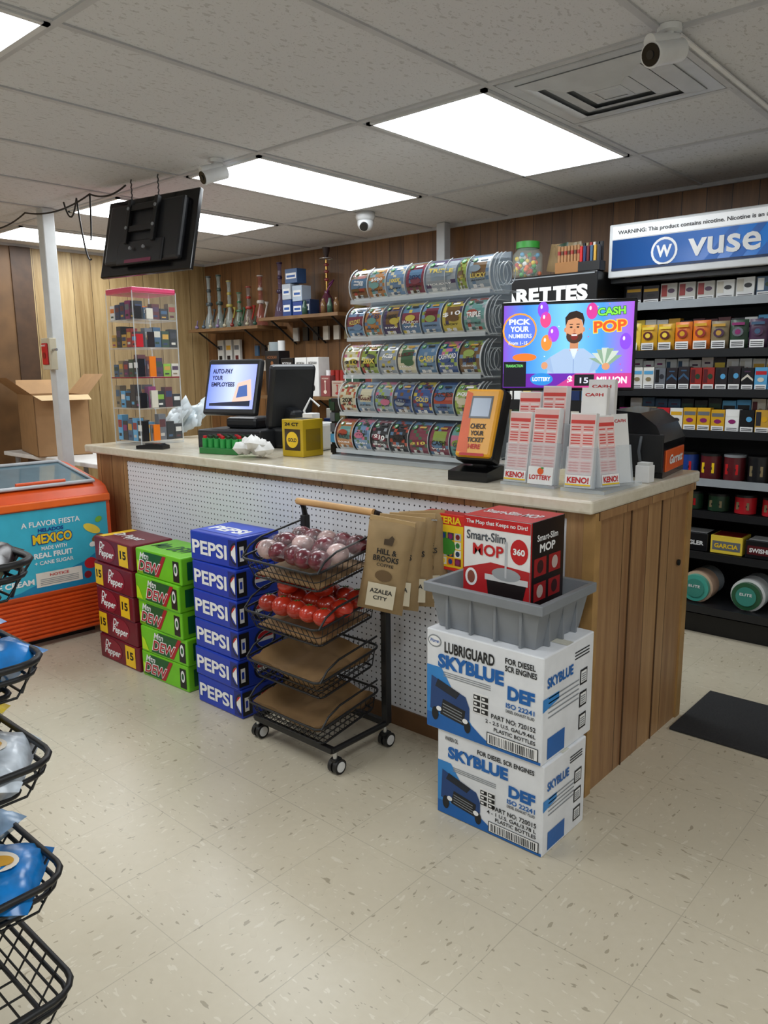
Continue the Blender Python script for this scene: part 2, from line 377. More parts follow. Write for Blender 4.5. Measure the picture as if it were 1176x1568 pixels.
# ------------------------------------------------------------------ DEF cartons
CB=M('#e8eaee',.5); DB=M('#0f62b0',.4); TK=M('#16181c',.5); DB2=M('#2f86cf',.4)
def defbox(x0,x1,y0,y1,z0,h,big,rz):
    w,d=x1-x0,y1-y0; b=B('def_fluid_carton',loc=(x0,y0,z0),rz=rz)
    b.box(0,w,0,d,0,h,CB,.004); F=frame((0,0,0),X3,Z3); R=frame((w,0,0),Y3,Z3); T=frame((0,0,h),X3,Y3); o=.0012
    b.poly(F,[(0.002,.003),(w*.62,.003),(w*.5,.03),(w*.42,h*.16),(.002,h*.16)],DB,o)
    b.poly(F,[(w*.62,.003),(w-.002,.003),(w-.002,.012),(w*.58,.012)],DB,o)
    b.poly(F,[(.002,h*.16),(w*.42,h*.16),(w*.36,h*.26),(w*.24,h*.46),(w*.14,h*.64),(.002,h*.64)],DB2,.0011)
    tc=M('#17407a',.3)
    b.poly(F,[(.015,h*.2),(.14,h*.14),(.165,h*.2),(.165,h*.32),(.15,h*.42),(.06,h*.5),(.02,h*.54)],tc,.0016)
    b.poly(F,[(.035,h*.44),(.115,h*.37),(.13,h*.44),(.045,h*.52)],M('#0c1a2c',.2),.002)
    b.poly(F,[(.055,h*.17),(.145,h*.13),(.15,h*.28),(.065,h*.33)],M('#14161c',.4),.002)
    for k in range(4): b.poly(F,[(.065,h*(.19+.03*k)),(.138,h*(.155+.03*k)),(.138,h*(.165+.03*k)),(.065,h*(.2+.03*k))],GRY,.0024)
    b.disc(F,.035,h*.16,.013,.022,TK,.0024); b.disc(F,.158,h*.13,.012,.02,TK,.0024)
    b.disc(F,.05,h*.22,.010,.008,WH,.0028); b.disc(F,.15,h*.18,.010,.008,WH,.0028)
    b.text(F,'SKYBLUE',w*.11,h*(.64 if big else .70),w*.58,h*.14,DB,.002,bold=3)
    if big:
        b.text(F,'LUBRIGUARD',w*.17,h*.80,w*.44,h*.11,TK,.002,bold=1.6); b.disc(F,.032,h*.89,.026,.02,GRY,o); b.disc(F,.032,h*.89,.022,.016,WH,.0015); b.text(F,'Warren',.014,h*.875,.036,.012,BLU,.002)
        b.text(F,'FOR DIESEL',w-.125,h*.86,.1,.018,TK,bold=1.5); b.text(F,'SCR ENGINES',w-.125,h*.79,.105,.018,TK,bold=1.5)
    else:
        b.text(F,'WARREN OIL',.03,h*.9,.05,.014,TK); b.text(F,'FOR DIESEL SCR ENGINES',w*.4,h*.87,w*.52,.015,TK,bold=1.5)
    b.text(F,'DEF',w-.115,h*.53,.09,h*.13,DB,.002,bold=3); b.text(F,'ISO 22241',w-.12,h*.45,.095,.015,DB,bold=1.5); b.text(F,'DIESEL EXHAUST FLUID',w-.12,h*.405,.095,.009,TK)
    for k in range(3): b.rect(F,w*.16,h*(.6-.02*k),w*.42,.0025,GRY,o)
    b.text(F,'PART NO: 720152' if big else 'PART NO: 720015',w-.17,h*.3,.15,.015,TK); b.text(F,'2 - 2.5 U.S. GAL/9.46L' if big else '4 - 1 U.S. GAL/3.78 L',w-.19,h*.24,.17,.012,TK); b.text(F,'PLASTIC BOTTLES',w-.16,h*.18,.14,.012,TK)
    b.rect(F,w*.43,h*.3,.055,h*.2,WH,.0013)
    for k in range(3):
        for q in range(2): b.rect(F,w*.435+q*.028,h*(.31+.062*k),.024,h*.045,TK,.0018); b.rect(F,w*.435+q*.028+.003,h*(.31+.062*k)+.004,.010,h*.02,WH,.0022)
    b.rect(F,w-.185,h*.035,.175,h*.12,TK,.0016); b.rect(F,w-.182,h*.042,.169,h*.106,WH,.0018)
    for k in range(26): b.rect(F,w-.175+k*.006,h*.05,U(.0015,.004),h*.085,TK,.0022)
    b.rect(R,.03,.01,.1,h*.2,DB,o); b.text(R,'SKYBLUE',.02,h*.7,d*.5,h*.1,DB,.002,bold=2)
    b.poly(R,[(.0,h*.5),(d*.3,h*.55),(d*.3,h*.62),(0,h*.62)],DB2,o)
    for k in range(5): b.rect(R,.03,h*(.6-.045*k),d*.6,.004,GRY,o)
    for q in range(3):
        b.rect(R,d*.72,h*(.1+.22*q),.045,h*.15,TK,o); b.rect(R,d*.74,h*(.12+.22*q),.034,h*.11,WH,.0016)
        for k in range(4): b.rect(R,d*.75,h*(.13+.22*q+.022*k),.026,.004,GRY,.002)
    for k in range(3): b.rect(R,d*.6,h*(.88-.03*k),d*.3,.004,TK,o)
    b.rect(T,0,d/2-.02,w,.04,M('#d6d3c4',.3),.001)
    b.done()
defbox(-1.385,-1.005,1.805,2.06,0,.285,False,0)
defbox(-1.425,-1.012,1.80,2.10,.2855,.325,True,0)

# gray bin
b=B('plastic_storage_bin',loc=(-1.235,1.97,.612),rz=0); GB=M('#82868b',.42)
def frust(b,x,y,z0,x2,y2,z1,mat):
    P=[(-x,-y,z0),(x,-y,z0),(x,y,z0),(-x,y,z0),(-x2,-y2,z1),(x2,-y2,z1),(x2,y2,z1),(-x2,y2,z1)]
    b.add(P,[(0,3,2,1),(0,1,5,4),(1,2,6,5),(2,3,7,6),(3,0,4,7)],mat)
HB=.14
frust(b,.17,.13,0,.195,.15,HB,GB); frust(b,.165,.126,.004,.19,.146,HB,GB)
x,y=.195,.15
for (a0,a1,c0,c1) in((-x-.014,x+.014,-y-.014,-y+.004),(-x-.014,x+.014,y-.004,y+.014),(-x-.014,-x+.004,-y,y),(x-.004,x+.014,-y,y)):
    b.box(a0,a1,c0,c1,HB-.028,HB+.002,GB,.003)
for k in range(4):
    xx=-.13+.087*k; b.box(xx-.004,xx+.004,-.148,-.125,.0,HB-.028,GB)
for k in range(3):
    yy=-.08+.08*k; b.box(.16,.188,yy-.004,yy+.004,0,HB-.028,GB)
b.done()
# mop box
b=B('mop_box',loc=(-1.355,1.895,.617),rz=0); w,d,h=.235,.195,.345
b.box(0,w,0,d,0,h,M('#eceae8',.4),.003); F=frame((0,0,0),X3,Z3);R=frame((w,0,0),Y3,Z3);T=frame((0,0,h),X3,Y3)
b.rect(F,0,h-.035,w,.034,RED,.001); b.text(F,'The Mop that Keeps no Dirt!',.01,h-.026,w-.02,.016,WH)
b.text(F,'Smart-Slim',.012,h-.072,.14,.028,M('#444a52',.5)); b.text(F,'MOP',.035,h-.118,.11,.036,RED,bold=1.5); b.disc(F,.198,h-.09,.03,.038,RED,.001); b.text(F,'360',.178,h-.1,.04,.02,WH,.002,bold=2)
b.poly(F,[(0,0),(w,0),(w,.2),(.1,.21),(0,.18)],M('#b81c22',.4),.0009)
b.poly(F,[(.1,.05),(.2,.05),(.225,.16),(.085,.16)],M('#1c1416',.35),.0014); b.rect(F,.08,.155,.15,.018,M('#d8d8d8',.3),.0018); b.disc(F,.155,.18,.05,.02,M('#a0a4a8',.3),.002)
b.disc(F,.03,.155,.022,.028,WH,.0016); b.disc(F,.03,.155,.014,.02,M('#8a4a3a',.5),.002); b.rect(F,.15,.17,.007,.11,M('#c0c2c6',.2),.0022)
b.rect(R,0,0,d,h,M('#1a1013',.35),.001); b.rect(R,0,0,.006,h,RED,.0014)
b.text(R,'Smart-Slim',.035,h-.06,.12,.02,WH); b.text(R,'MOP',.05,h-.095,.09,.026,WH,bold=2)
for k in range(2):
    for j in range(3): b.rect(R,.02+.085*k,.03+.075*j,.07,.055,M('#a01c20',.4),.0016); b.disc(R,.055+.085*k,.058+.075*j,.018,.02,M('#c8b4ac' if (k+j)%2 else '#3a1418',.4),.002)
b.rect(T,0,0,w,d,M('#c22026',.4),.001); b.text(T,'Smart-Slim MOP',.02,.07,w-.04,.05,WH,.002); b.rect(T,0,d*.48,w,.004,M('#7a1014',.4),.0014)
b.done()
# game box hung
b=B('board_game_box',loc=(-1.69,2.112,.705)); w,h=.19,.2
b.box(0,w,0,.055,0,h,M('#d8281f',.4),.002); F=frame((0,0,0),X3,Z3)
b.rect(F,.012,.012,w-.024,h-.05,YEL,.001); b.text(F,'LOTERIA',.02,h-.034,w-.04,.026,YEL,bold=2)
for i in range(5):
    for j in range(4): b.rect(F,.018+i*.031,.02+j*.03,.027,.026,PAL[(i*3+j*5)%len(PAL)],.0016); b.disc(F,.031+i*.031,.033+j*.03,.009,.01,PAL[(i*5+j*7+3)%len(PAL)],.002,10)
b.disc(F,.11,.085,.036,.03,M('#3a8a2c',.4),.0026); b.disc(F,.05,.14,.022,.018,RED,.0026)
b.rect(frame((w,0,0),Y3,Z3),0,0,.055,h,M('#b81c1c',.4),.001)
b.cyl((.1,.055,.19),(.1,.067,.19),.004,CHR); b.done()
# coffee bags (hang off the cart's end rail)
for i in range(4):
    T=Matrix.Rotation(math.radians(90),4,'X')
    b=B('coffee_bag',loc=(-1.72+.020*i,1.945+.046*i,.728+.004*i),rz=28+3*i)
    b.L=Matrix.Rotation(math.radians(9-4*i),4,'Y')
    b.pillow(T,.165,.33,.06,KRAFT,12,16,.0035,.05)
    F=frame((-.0825,-.031,-.165),X3,Z3)
    b.box(-.08,.08,-.004,.004,.155,.172,M('#b89a6c',.6)); 
    b.rect(F,.035,.025,.10,.085,M('#d8cdb4',.5),.0035); b.text(F,'AZALEA',.045,.075,.08,.016,TK,.005); b.text(F,'CITY',.06,.052,.05,.014,TK,.005)
    b.text(F,'HILL &',.05,.215,.07,.02,TK,.004,bold=1.5); b.text(F,'BROOKS',.04,.19,.09,.02,TK,.004,bold=1.5); b.text(F,'COFFEE',.055,.172,.06,.011,TK,.004)
    b.disc(F,.085,.14,.03,.02,M('#6a5234',.6),.004)
    b.poly(F,[(.07,.25),(.10,.25),(.105,.275),(.095,.285),(.085,.272),(.07,.27)],M('#4a3a28',.6),.003)
    b.done()

# ------------------------------------------------------------------ cart
b=B('wire_basket_cart'); cx0,cx1,cy0,cy1=-2.22,-1.80,1.73,2.03
for x in(cx0,cx1):
    s=1 if x==cx0 else -1
    b.tube([(x,2.03,.09),(x,2.03,.84),(x,2.025,.87),(x+.004*s,2.01,.892),(x+.008*s,1.985,.902)],.011,BLK,8)
    b.box(x-.014,x+.014,2.016,2.044,.09,.84,BLK,.003)
    b.tube([(x,2.03,.09),(x,1.74,.09)],.011,BLK,8)
b.box(cx0,cx1,1.735,1.757,.078,.1,BLK,.003); b.box(cx0,cx1,2.02,2.042,.078,.1,BLK,.003)
b.cyl((cx0+.01,1.985,.902),(cx1-.01,1.985,.902),.0135,M('#d0a26a',.5,noise=.12)); 
b.tube([(cx1,2.0,.80),(cx1+.03,2.0,.885),(cx1+.20,2.08,.885)],.003,CHR)
for x in(cx0,cx1):
    for y in(1.755,2.02):
        b.cyl((x,y,.05),(x,y,.085),.008,CHR); b.box(x-.014,x+.014,y-.012,y+.022,.035,.058,BLK,.004)
        for s in(-.012,.012): b.cyl((x+s-.008,y+.008,.028),(x+s+.008,y+.008,.028),.0275,BLK,n=20)
        for s in(-.021,.021): b.cyl((x+s-.001,y+.008,.028),(x+s+.001,y+.008,.028),.019,M('#e2e2e2',.3),n=16)
KP=M('#8f6f48',.7,noise=.12); tiers=(.74,.545,.355,.185)
for k,z in enumerate(tiers):
    b.L=Matrix.Translation((0,2.03,z+.045))@Matrix.Rotation(math.radians(9),4,'X')@Matrix.Translation((0,-2.03,-z-.045))
    zz=z+.045
    basket(b,cx0+.012,cx1-.012,1.69,2.012,zz,.075)
    for x in(cx0+.012,cx1-.012): b.tube([(x,1.70,zz),(x,1.74,zz+.03),(x,1.80,zz+.045),(x,2.0,zz+.045)],.004,BLK)
    if k>=2:
        N=14; vs=[];fs=[]
        for j in range(N+1):
            for i in range(N+1):
                u=i/N;v=j/N; e=max(abs(u-.5),abs(v-.5))*2
                vs.append((cx0+.03+u*.36,1.705+v*.29,zz-.066+(.055 if e>.97 else (.02 if e>.83 else .004))+U(0,.010)+.01*math.sin(7*u+5*v)))
        for j in range(N):
            for i in range(N): a=j*(N+1)+i; fs.append((a,a+1,a+N+2,a+N+1))
        b.add(vs,fs,KP,True)
    else: b.box(cx0+.045,cx1-.045,1.725,1.985,zz-.072,zz-.068,KP)
b.L=Matrix.Identity(4); b.done()
TOM=M('#b8301c',.22,noise=.3,nscale=9,coat=.4); STM=M('#3c6a2a',.6)
b=B('tomatoes')
def tomato(x,y,z,r):
    b.sph((x,y,z),r,TOM,18,(1,U(.95,1.05),.84))
    for q in range(5):
        a=q*1.257; b.tube([(x,y,z+r*.82),(x+.012*math.cos(a),y+.012*math.sin(a),z+r*.84)],.0016,STM,4)
for i in range(5):
    for j in range(3):
        tomato(-2.135+i*.071+U(-.005,.005),1.765+j*.088+U(-.006,.006),.520+(j*.088)*.15+.040,U(.038,.045))
for p in((-2.07,1.80),(-1.93,1.84)): tomato(p[0],p[1],.625+(p[1]-1.75)*.15,.042)
b.done()
b=B('bagged_onions'); ON=M('#6a2230',.3,noise=.5,nscale=22,coat=.5); ONl=M('#c8a8a4',.3,noise=.4,nscale=18,coat=.5)
for i in range(5):
    for j in range(3):
        x=-2.135+i*.069+U(-.008,.008); y=1.765+j*.085+U(-.008,.008); b.sph((x,y,.722+(y-1.73)*.15+.032),.041,ON if (i+2*j)%6 else ONl,16,(1,1,.9))
for i in range(3): b.sph((-2.09+i*.085,1.82+U(-.03,.04),.79),.040,ONl if i==1 else ON,16,(1.05,1,.8))
for i in range(3):
    b.pillow(Matrix.Translation((-2.1+i*.12,1.83,.775))@Matrix.Rotation(math.radians(14),4,'X'),.13,.2,.08,M('#f0e8e8',.1,alpha=.08,noise=0),8,8,.008)
b.done()

# ------------------------------------------------------------------ freezer
b=B('ice_cream_freezer',loc=(-3.835,2.085,0),rz=-3); OR=M('#de5218',.35); FB=M('#3fb4cf',.35); FBd=M('#1f86b4',.35)
Lh=1.35
prof=[(-.62,.04),(-.02,.04),(0,.08),(0,.70),(-.004,.765),(-.03,.80),(-.08,.82),(-.5,.89),(-.6,.895),(-.62,.87)]
b.prism(prof,-Lh,0,OR)
F=frame((0,-Lh,0),Y3,Z3)
b.rect(F,.02,.285,Lh-.04,.435,FB,.002)
b.poly(F,[(.7,.285),(Lh-.02,.285),(Lh-.02,.5),(1.2,.42),(1.0,.36),(.85,.31)],FBd,.003)
for k in range(10): b.box(-.004,.009,-Lh+.03,-.03,.055+k*.0215,.067+k*.0215,OR,.002)
b.box(-.002,.012,-Lh,0,.27,.29,M('#c84a14',.4),.003); b.box(-.002,.016,-Lh,0,.725,.765,M('#f06a24',.35),.006)
b.text(F,'A FLAVOR FIESTA',.88,.635,.3,.028,WH,.004,bold=1); b.text(F,'HELADOS',.96,.605,.13,.02,M('#1d3f8f',.4),.004,bold=2)
b.text(F,'MEXICO',.926,.541,.208,.058,M('#1d3f8f',.4),.0045,bold=5); b.text(F,'MEXICO',.93,.545,.2,.05,YEL,.0055,bold=2); b.text(F,'MADE WITH',.97,.51,.13,.02,WH,.004); b.text(F,'REAL FRUIT',.93,.47,.2,.028,WH,.004,bold=2); b.text(F,'+ CANE SUGAR',.93,.435,.2,.02,WH,.004)
b.text(F,'ICE CREAM',.7,.34,.22,.03,WH,.004,bold=2)
b.rect(F,.93,.32,.24,.075,M('#e8dfd4',.5),.004); b.text(F,'NOTICE',1.0,.37,.1,.014,RED,.005)
for k in range(4): b.rect(F,.95,.33+.009*k,.2,.003,GRY,.005)
for (u,v,rx,ry,c,ro) in((1.24,.585,.05,.022,'#f4d54a',-.5),(1.27,.53,.035,.02,'#8a5a2c',.3),(1.24,.5,.02,.014,'#f4f0e8',.2),(1.22,.4,.035,.03,'#c4202a',0),(1.29,.38,.03,.03,'#f4f0e8',.5),(1.2,.34,.02,.02,'#8a1f2a',0),(1.28,.63,.02,.015,'#7ab83c',.5),(1.3,.43,.02,.04,'#f0b040',.4)):
    b.disc(F,u,v,rx,ry,M(c,.4),.0045,rot=ro)
b.poly(frame((-.06,-Lh+.05,.8185),Y3,(-1,0,.165)),[(0,0),(Lh-.1,0),(Lh-.1,.46),(0,.46)],M('#55707c',.05),.004)
b.tube([(-.06,-Lh+.05,.83),(-.06,-.05,.83),(-.5,-.05,.902),(-.5,-Lh+.05,.902)],.01,M('#b9bcc0',.3),8,True)
b.tube([(-.06,-.62,.835),(-.5,-.62,.905)],.009,M('#d8dadc',.3),8); b.tube([(-.07,-.2,.845),(-.07,-.45,.845)],.01,OR,8)
b.box(-.55,-.08,-Lh+.1,-.1,.0,.04,BLK); b.done()

# ------------------------------------------------------------------ left foreground snack rack
b=B('wire_snack_rack')
rx0,rx1,ry0,ry1=-1.85,-1.168,-.05,.515
SZ=(1.115,.955,.785,.575,.36)
for z in SZ:
    basket(b,rx0,rx1,ry0,ry1,z,.06,BLK,.045,.006,.0022,.045,rr=.05)
    b.tube(rrect(rx0+.008,rx1-.008,ry0+.008,ry1-.008,z-.022,.045),.0045,BLK,closed=True)
for x in(rx0+.04,-1.30):
    for y in(ry0+.1,ry1-.14): b.box(x-.013,x+.013,y-.013,y+.013,.06,1.3,BLK)
b.box(rx0,-1.2,.36,.40,.05,.09,BLK,.004); b.box(rx0,-1.2,.0,.04,.05,.09,BLK,.004); b.box(-1.24,-1.2,.0,.4,.05,.09,BLK,.004)
for x in(rx0+.05,-1.22):
    for y in(.02,.38): b.cyl((x-.012,y,.0272),(x+.012,y,.0272),.027,BLK)
b.done()
b=B('snack_bags')
cs=[['#2a2022','#8a5a44','#d8c8c0'],['#1c7ac4','#2088d8','#e8e8e8'],['#c8d0d8','#e2c21e','#d8b020'],['#1c7ac4','#9ab8d8','#2088d8']]
for ti,z in enumerate(SZ[:4]):
    for i in range(3):
        for j in range(3):
            c=M(cs[ti][(i+j)%3],.22,noise=.3,nscale=20)
            T=Matrix.Translation((-1.265-.16*i,.43-.15*j,z-.012+.012*((i+j)%2)))@Matrix.Rotation(math.radians(U(20,60)),4,'Z')@Matrix.Rotation(math.radians(U(-14,14)),4,'Y')
            b.pillow(T,.15,.18,.062,c,10,10,.005)
            b.disc(T@frame((0,0,.032),X3,Y3),0,0,.038,.03,M('#f2e8d8',.3),.002); b.disc(T@frame((0,0,.032),X3,Y3),0.01,0,.02,.015,M('#d8a02c' if ti else '#7a2a1a',.3),.004)
b.done()

# ------------------------------------------------------------------ lottery dispenser
b=B('lottery_ticket_dispenser'); lx0,lx1=-2.51,-1.755; nC=7; cw=(lx1-lx0)/nC
TP=[M(c,.22,coat=.5) for c in ('#8a9c48','#6f8cae','#b07a4a','#3a5488','#7c3a4a','#c0ae4c','#44684c','#98a0a8','#4a3f60','#a84838','#2a2a30','#6a9a96','#cfc8ac','#705434','#c0708c','#97ac54','#5a7a9a','#8a9aa8')]
SP=M('#8e969e',.2)
b.box(lx0-.01,lx1+.01,2.47,2.78,1.0005,1.02,CLRE,.003)
b.box(lx0-.005,lx1+.005,2.755,2.765,1.02,1.86,SP)
WORDS=['WIN','CASH','$500','LUCKY','GOLD','CROSSWORD','7-11-21','BINGO','$10','JACKPOT','CASHWORD','100X','DOUBLE','$1000','HOLIDAY','MONOPOLY','TRIPLE','20X','ACES']
for r in range(5):
    z0=1.035+.166*r; y0=2.50+.028*r; R=.078
    def pt(a,rr=R): return (y0+R-rr*math.cos(a), z0+.068+rr*math.sin(a))
    for c in range(nC):
        xa=lx0+c*cw+.005; xb=xa+cw-.01
        if r==4 and c==4: xb+=cw*.5
        if r==4 and c==5: xa+=cw*.5
        cols=random.sample(TP,3); S=12; style=int(U(0,4)); ww=xb-xa
        for k in range(S):
            a0=math.radians(-50+k*130/S); a1=math.radians(-50+(k+1)*130/S)
            for q in range(6):
                u0=xa+ww*q/6;u1=xa+ww*(q+1)/6
                mt=cols[0]
                if k==0: mt=M('#e0e0de',.3)
                elif k==1 and q in(1,3): mt=M('#e0e0de',.3)
                elif style==0 and k in(4,5,6): mt=cols[1]
                elif style==1 and (k+q)%4==0: mt=cols[1]
                elif style==2 and q in(1,2,3,4) and 3<k<8: mt=cols[1]
                elif style==3 and (k*3+q)%5==0: mt=cols[1]
                elif k>=10: mt=cols[2]
                elif rnd()<.14: mt=cols[2]
                p0=pt(a0);p1=pt(a1); b.add([(u0,p0[0],p0[1]),(u1,p0[0],p0[1]),(u1,p1[0],p1[1]),(u0,p1[0],p1[1])],[(0,1,2,3)],mt)
        def FA(deg):
            a=math.radians(deg); p=pt(a,R+.002); return frame((xa,p[0],p[1]),X3,(0,math.sin(a),math.cos(a)))
        b.disc(FA(U(-5,15)),ww*U(.3,.7),U(-.01,.01),ww*.28,.014,random.choice(cols),.0008,14)
        m_=U(.004,.02); b.text(FA(U(-4,24)),random.choice(WORDS),m_,-.01,ww-2*m_,U(.014,.024),random.choice([WH,M('#e0c860',.4),BLK,DPAL[2],DPAL[3]]),.0018,bold=U(1,3)//1,rot=U(-.12,.12))
        for q in range(2): b.text(FA(-16-16*q),random.choice(WORDS),.012+.02*q,-.005,ww-.03-.03*q,.008,random.choice([WH,BLK,BLK]),.0015,bold=1)
        Fq=FA(46); b.disc(Fq,.02,.0,.011,.011,M('#2c8a3c',.4),.001,12); b.text(Fq,'%d'%(c+1+r*7),.014,-.006,.012,.012,WH,.002); b.rect(Fq,.042,-.005,.035,.010,random.choice([WH,DPAL[10],BLK]),.001)
    prof=[pt(math.radians(-55+k*14),R+.007) for k in range(10)]
    b.box(lx0,lx1,y0+.01,2.755,z0-.006,z0-.001,CLRE)
    b.box(lx0,lx1,y0+.0,y0+.004,z0-.006,z0+.012,CLRE)
    b.box(lx0,lx1,y0+.09,2.755,z0+.135,z0+.139,CLRE)
    for c in range(nC+1):
        x=lx0+c*cw; b.tube([(x,p[0],p[1]) for p in prof],.0018,M('#c4cace',.15),4)
    for x in(lx0,lx1+.004):
        vs=[(x,p[0],p[1]) for p in prof]+[(x,2.755,prof[-1][1]),(x,2.755,prof[0][1])]; b.add(vs,[tuple(range(len(vs)))],CLR)
        b.tube([(x,p[0],p[1]) for p in prof],.0025,M('#d4dade',.15),5)
    for k in range(3):
        xx=lx1+.004
        b.tube([(xx+.018*k,y0+R+.045*math.cos(a*.63),z0+.07+.045*math.sin(a*.63)) for a in range(10)],.0022,M('#c8d0d6',.15),5,True)
        b.tube([(xx+.018*k,p[0],p[1]) for p in prof],.0018,CLRE,4)
    b.box(lx1,lx1+.045,y0+.02,y0+.15,z0+.0,z0+.004,CLRE)
b.done()

# ------------------------------------------------------------------ display tower left
b=B('acrylic_display_tower',loc=(-3.955,2.43,1.0)); a=.135
b.box(-a,a,-a,a,0.0005,.012,CLRE)
for z in(.2,.37,.53,.68): b.box(-a,a,-a,a,z-.003,z+.003,M('#c22a55',.3) if z in(.37,) else CLRE)
b.add([(-a,-a,0),(a,-a,0),(a,-a,.83),(-a,-a,.83)],[(0,1,2,3)],CLR); b.add([(a,-a,0),(a,a,0),(a,a,.83),(a,-a,.83)],[(0,1,2,3)],CLR)
for sx in(-1,1):
    for sy in(-1,1): b.tube([(sx*a,sy*a,0),(sx*a,sy*a,.83)],.003,CLRE,5)
b.box(-a,a,-a,a,.82,.85,M('#e04a78',.25,alpha=.8,noise=0),.004)
TWP=DPAL+DPAL+[PAL[0],PAL[9],PAL[15],PAL[1],PAL[7],PAL[10]]
for z,hh in((.022,.15),(.205,.13),(.375,.12),(.535,.12),(.685,.10)):
    for i in range(5):
        for s in(0,1):
            for dep in(0,1):
                u=-a+.018+i*.052; h2=hh*U(.55,1); m=random.choice(TWP)
                w=.046
                if s==0: b.box(u,u+w,-a+.01+dep*.07,-a+.05+dep*.07,z,z+h2,m); F=frame((u,-a+.01+dep*.07,z),X3,Z3)
                else:
                    if dep: continue
                    b.box(a-.05,a-.01,u+.0,u+w,z,z+h2,m); F=frame((a-.01,u,z),Y3,Z3)
                b.rect(F,.004,h2*.5,w-.008,h2*.3,random.choice(TWP),.0012); b.rect(F,.008,h2*.15,w-.02,h2*.12,random.choice(TWP),.0012)
b.done()

# ------------------------------------------------------------------ POS
b=B('point_of_sale_terminal',loc=(-3.30,2.62,1.0),rz=16)
DG=M('#1c1e22',.4)
b.box(-.2,.2,-.17,.17,.0005,.1,DG,.008); b.box(-.19,.19,-.174,-.168,.02,.085,M('#2a2c31',.4),.002); b.cyl((0,-.178,.055),(0,-.172,.055),.012,CHR)
b.box(-.10,.10,-.06,.12,.1,.16,DG,.02)
b.L=Matrix.Translation((-.05,-.08,.17))@Matrix.Rotation(math.radians(-16),4,'X')
b.box(-.17,.17,-.02,.02,0,.30,DG,.012)
PS=screen_grad('pos_screen',[(0,'#6a7fe0'),(.5,'#b9c6ec'),(1,'#8a94e4')],0,-.2,.12,1.0)
F=frame((-.15,-.02,.03),X3,Z3); b.rect(F,0,0,.30,.24,PS,.001); b.text(F,'AUTO-PAY',.02,.19,.13,.026,M('#1a2050',.4),.002,bold=2); b.text(F,'YOUR',.02,.155,.07,.024,M('#1a2050',.4),.002,bold=2); b.text(F,'EMPLOYEES',.02,.12,.15,.024,M('#1a2050',.4),.002,bold=2)
b.poly(F,[(.16,.02),(.29,.05),(.27,.16),(.19,.14)],M('#e8c8b8',.4,em=.6),.002); b.poly(F,[(.02,.015),(.28,.015),(.28,.045),(.02,.03)],M('#222a50',.4),.0022); b.poly(F,[(.19,.06),(.26,.07),(.25,.13),(.2,.12)],M('#4a6ab0',.4,em=.5),.0026)
b.L=Matrix.Translation((.22,.06,.1))@Matrix.Rotation(math.radians(60),4,'Z')@Matrix.Rotation(math.radians(14),4,'X')
b.box(-.13,.13,-.02,.03,0.0,.34,DG,.02); b.box(-.08,.08,.02,.07,.05,.24,M('#26282d',.4),.02); b.box(-.04,.04,-.1,.0,-.02,.12,DG,.02)
b.L=Matrix.Identity(4); b.box(.14,.27,-.04,.12,.0005,.11,DG,.02)
b.done()
b=B('card_reader',loc=(-3.62,2.24,1.0),rz=25); b.prism([(-.08,.0005),(.08,.0005),(.08,.02),(.02,.03),(-.08,.018)],-.035,.035,BLKG); b.box(-.03,.06,-.025,.025,.02,.03,M('#33363b',.3)); b.done()
b=B('energy_shot_tray',loc=(-3.22,2.25,1.0),rz=12)
b.box(0,.24,0,.14,.0005,.03,M('#2a7a3a',.4),.002)
for i in range(6):
    for j in range(4):
        x,y=.024+i*.038,.02+j*.034; m=M('#2f9a4a',.35) if j<2 else M('#7a1c1c',.35)
        b.cyl((x,y,.028),(x,y,.075),.014,m,n=12); b.cyl((x,y,.075),(x,y,.088),.009,RED if (i+j)%3==0 else M('#1a3a20',.4),n=10)
b.done()
b=B('crumpled_paper',loc=(-2.85,2.29,1.0)); 
for k in range(5): b.pillow(Matrix.Translation((.028*k-.05,.02*(k%3)-.01,.045+.02*(k%2)))@Matrix.Rotation(U(-.35,.6),4,'X')@Matrix.Rotation(U(-1,1),4,'Z'),.11,.09,.05,M('#e4e3e0',.7),8,8,.012)
b.done()
b=B('receipt_printer',loc=(-2.86,2.72,1.0),rz=12); b.box(-.06,.06,-.08,.08,.0005,.14,M('#d6d6d2',.4),.015); b.box(-.045,.045,-.083,-.06,.06,.11,BLK); b.box(-.03,.03,-.09,-.02,.12,.19,WH,.004); b.tube([(-.05,-.02,.14),(-.06,-.03,.2),(-.04,0,.26),(-.0,.02,.22)],.006,WHT,6); b.done()
b=B('snuff_tin_carton',loc=(-2.79,2.42,1.0),rz=4); YO=M('#c8a81c',.4)
b.box(0,.135,0,.14,.0005,.175,YO,.003); F=frame((0,0,0),X3,Z3); b.rect(F,.018,.03,.1,.10,M('#3a2a10',.4),.001); b.disc(F,.067,.08,.038,.038,YEL,.0016); b.text(F,'GOLD',.04,.07,.055,.018,BLK,.0022,bold=2); b.text(F,'24 CT',.02,.145,.09,.016,BLK,.002,bold=2); b.rect(frame((.135,0,0),Y3,Z3),.02,.03,.10,.1,M('#8c7414',.4),.001); b.rect(frame((0,0,.175),X3,Y3),.02,.02,.095,.10,M('#2a2a22',.5),.001); b.done()
b=B('small_product_cabinet',loc=(-2.64,2.60,1.0)); b.box(0,.11,0,.2,.0005,.27,BLK,.004)
for i in range(3):
    for j in range(5): b.box(.006+i*.034,.036+i*.034,-.012,.0,.012+j*.05,.052+j*.05,random.choice(DPAL+[PAL[10],PAL[2]]))
b.done()
b=B('small_item_rack',loc=(-2.98,2.84,1.0)); b.box(0,.24,0,.15,.0005,.02,BLK)
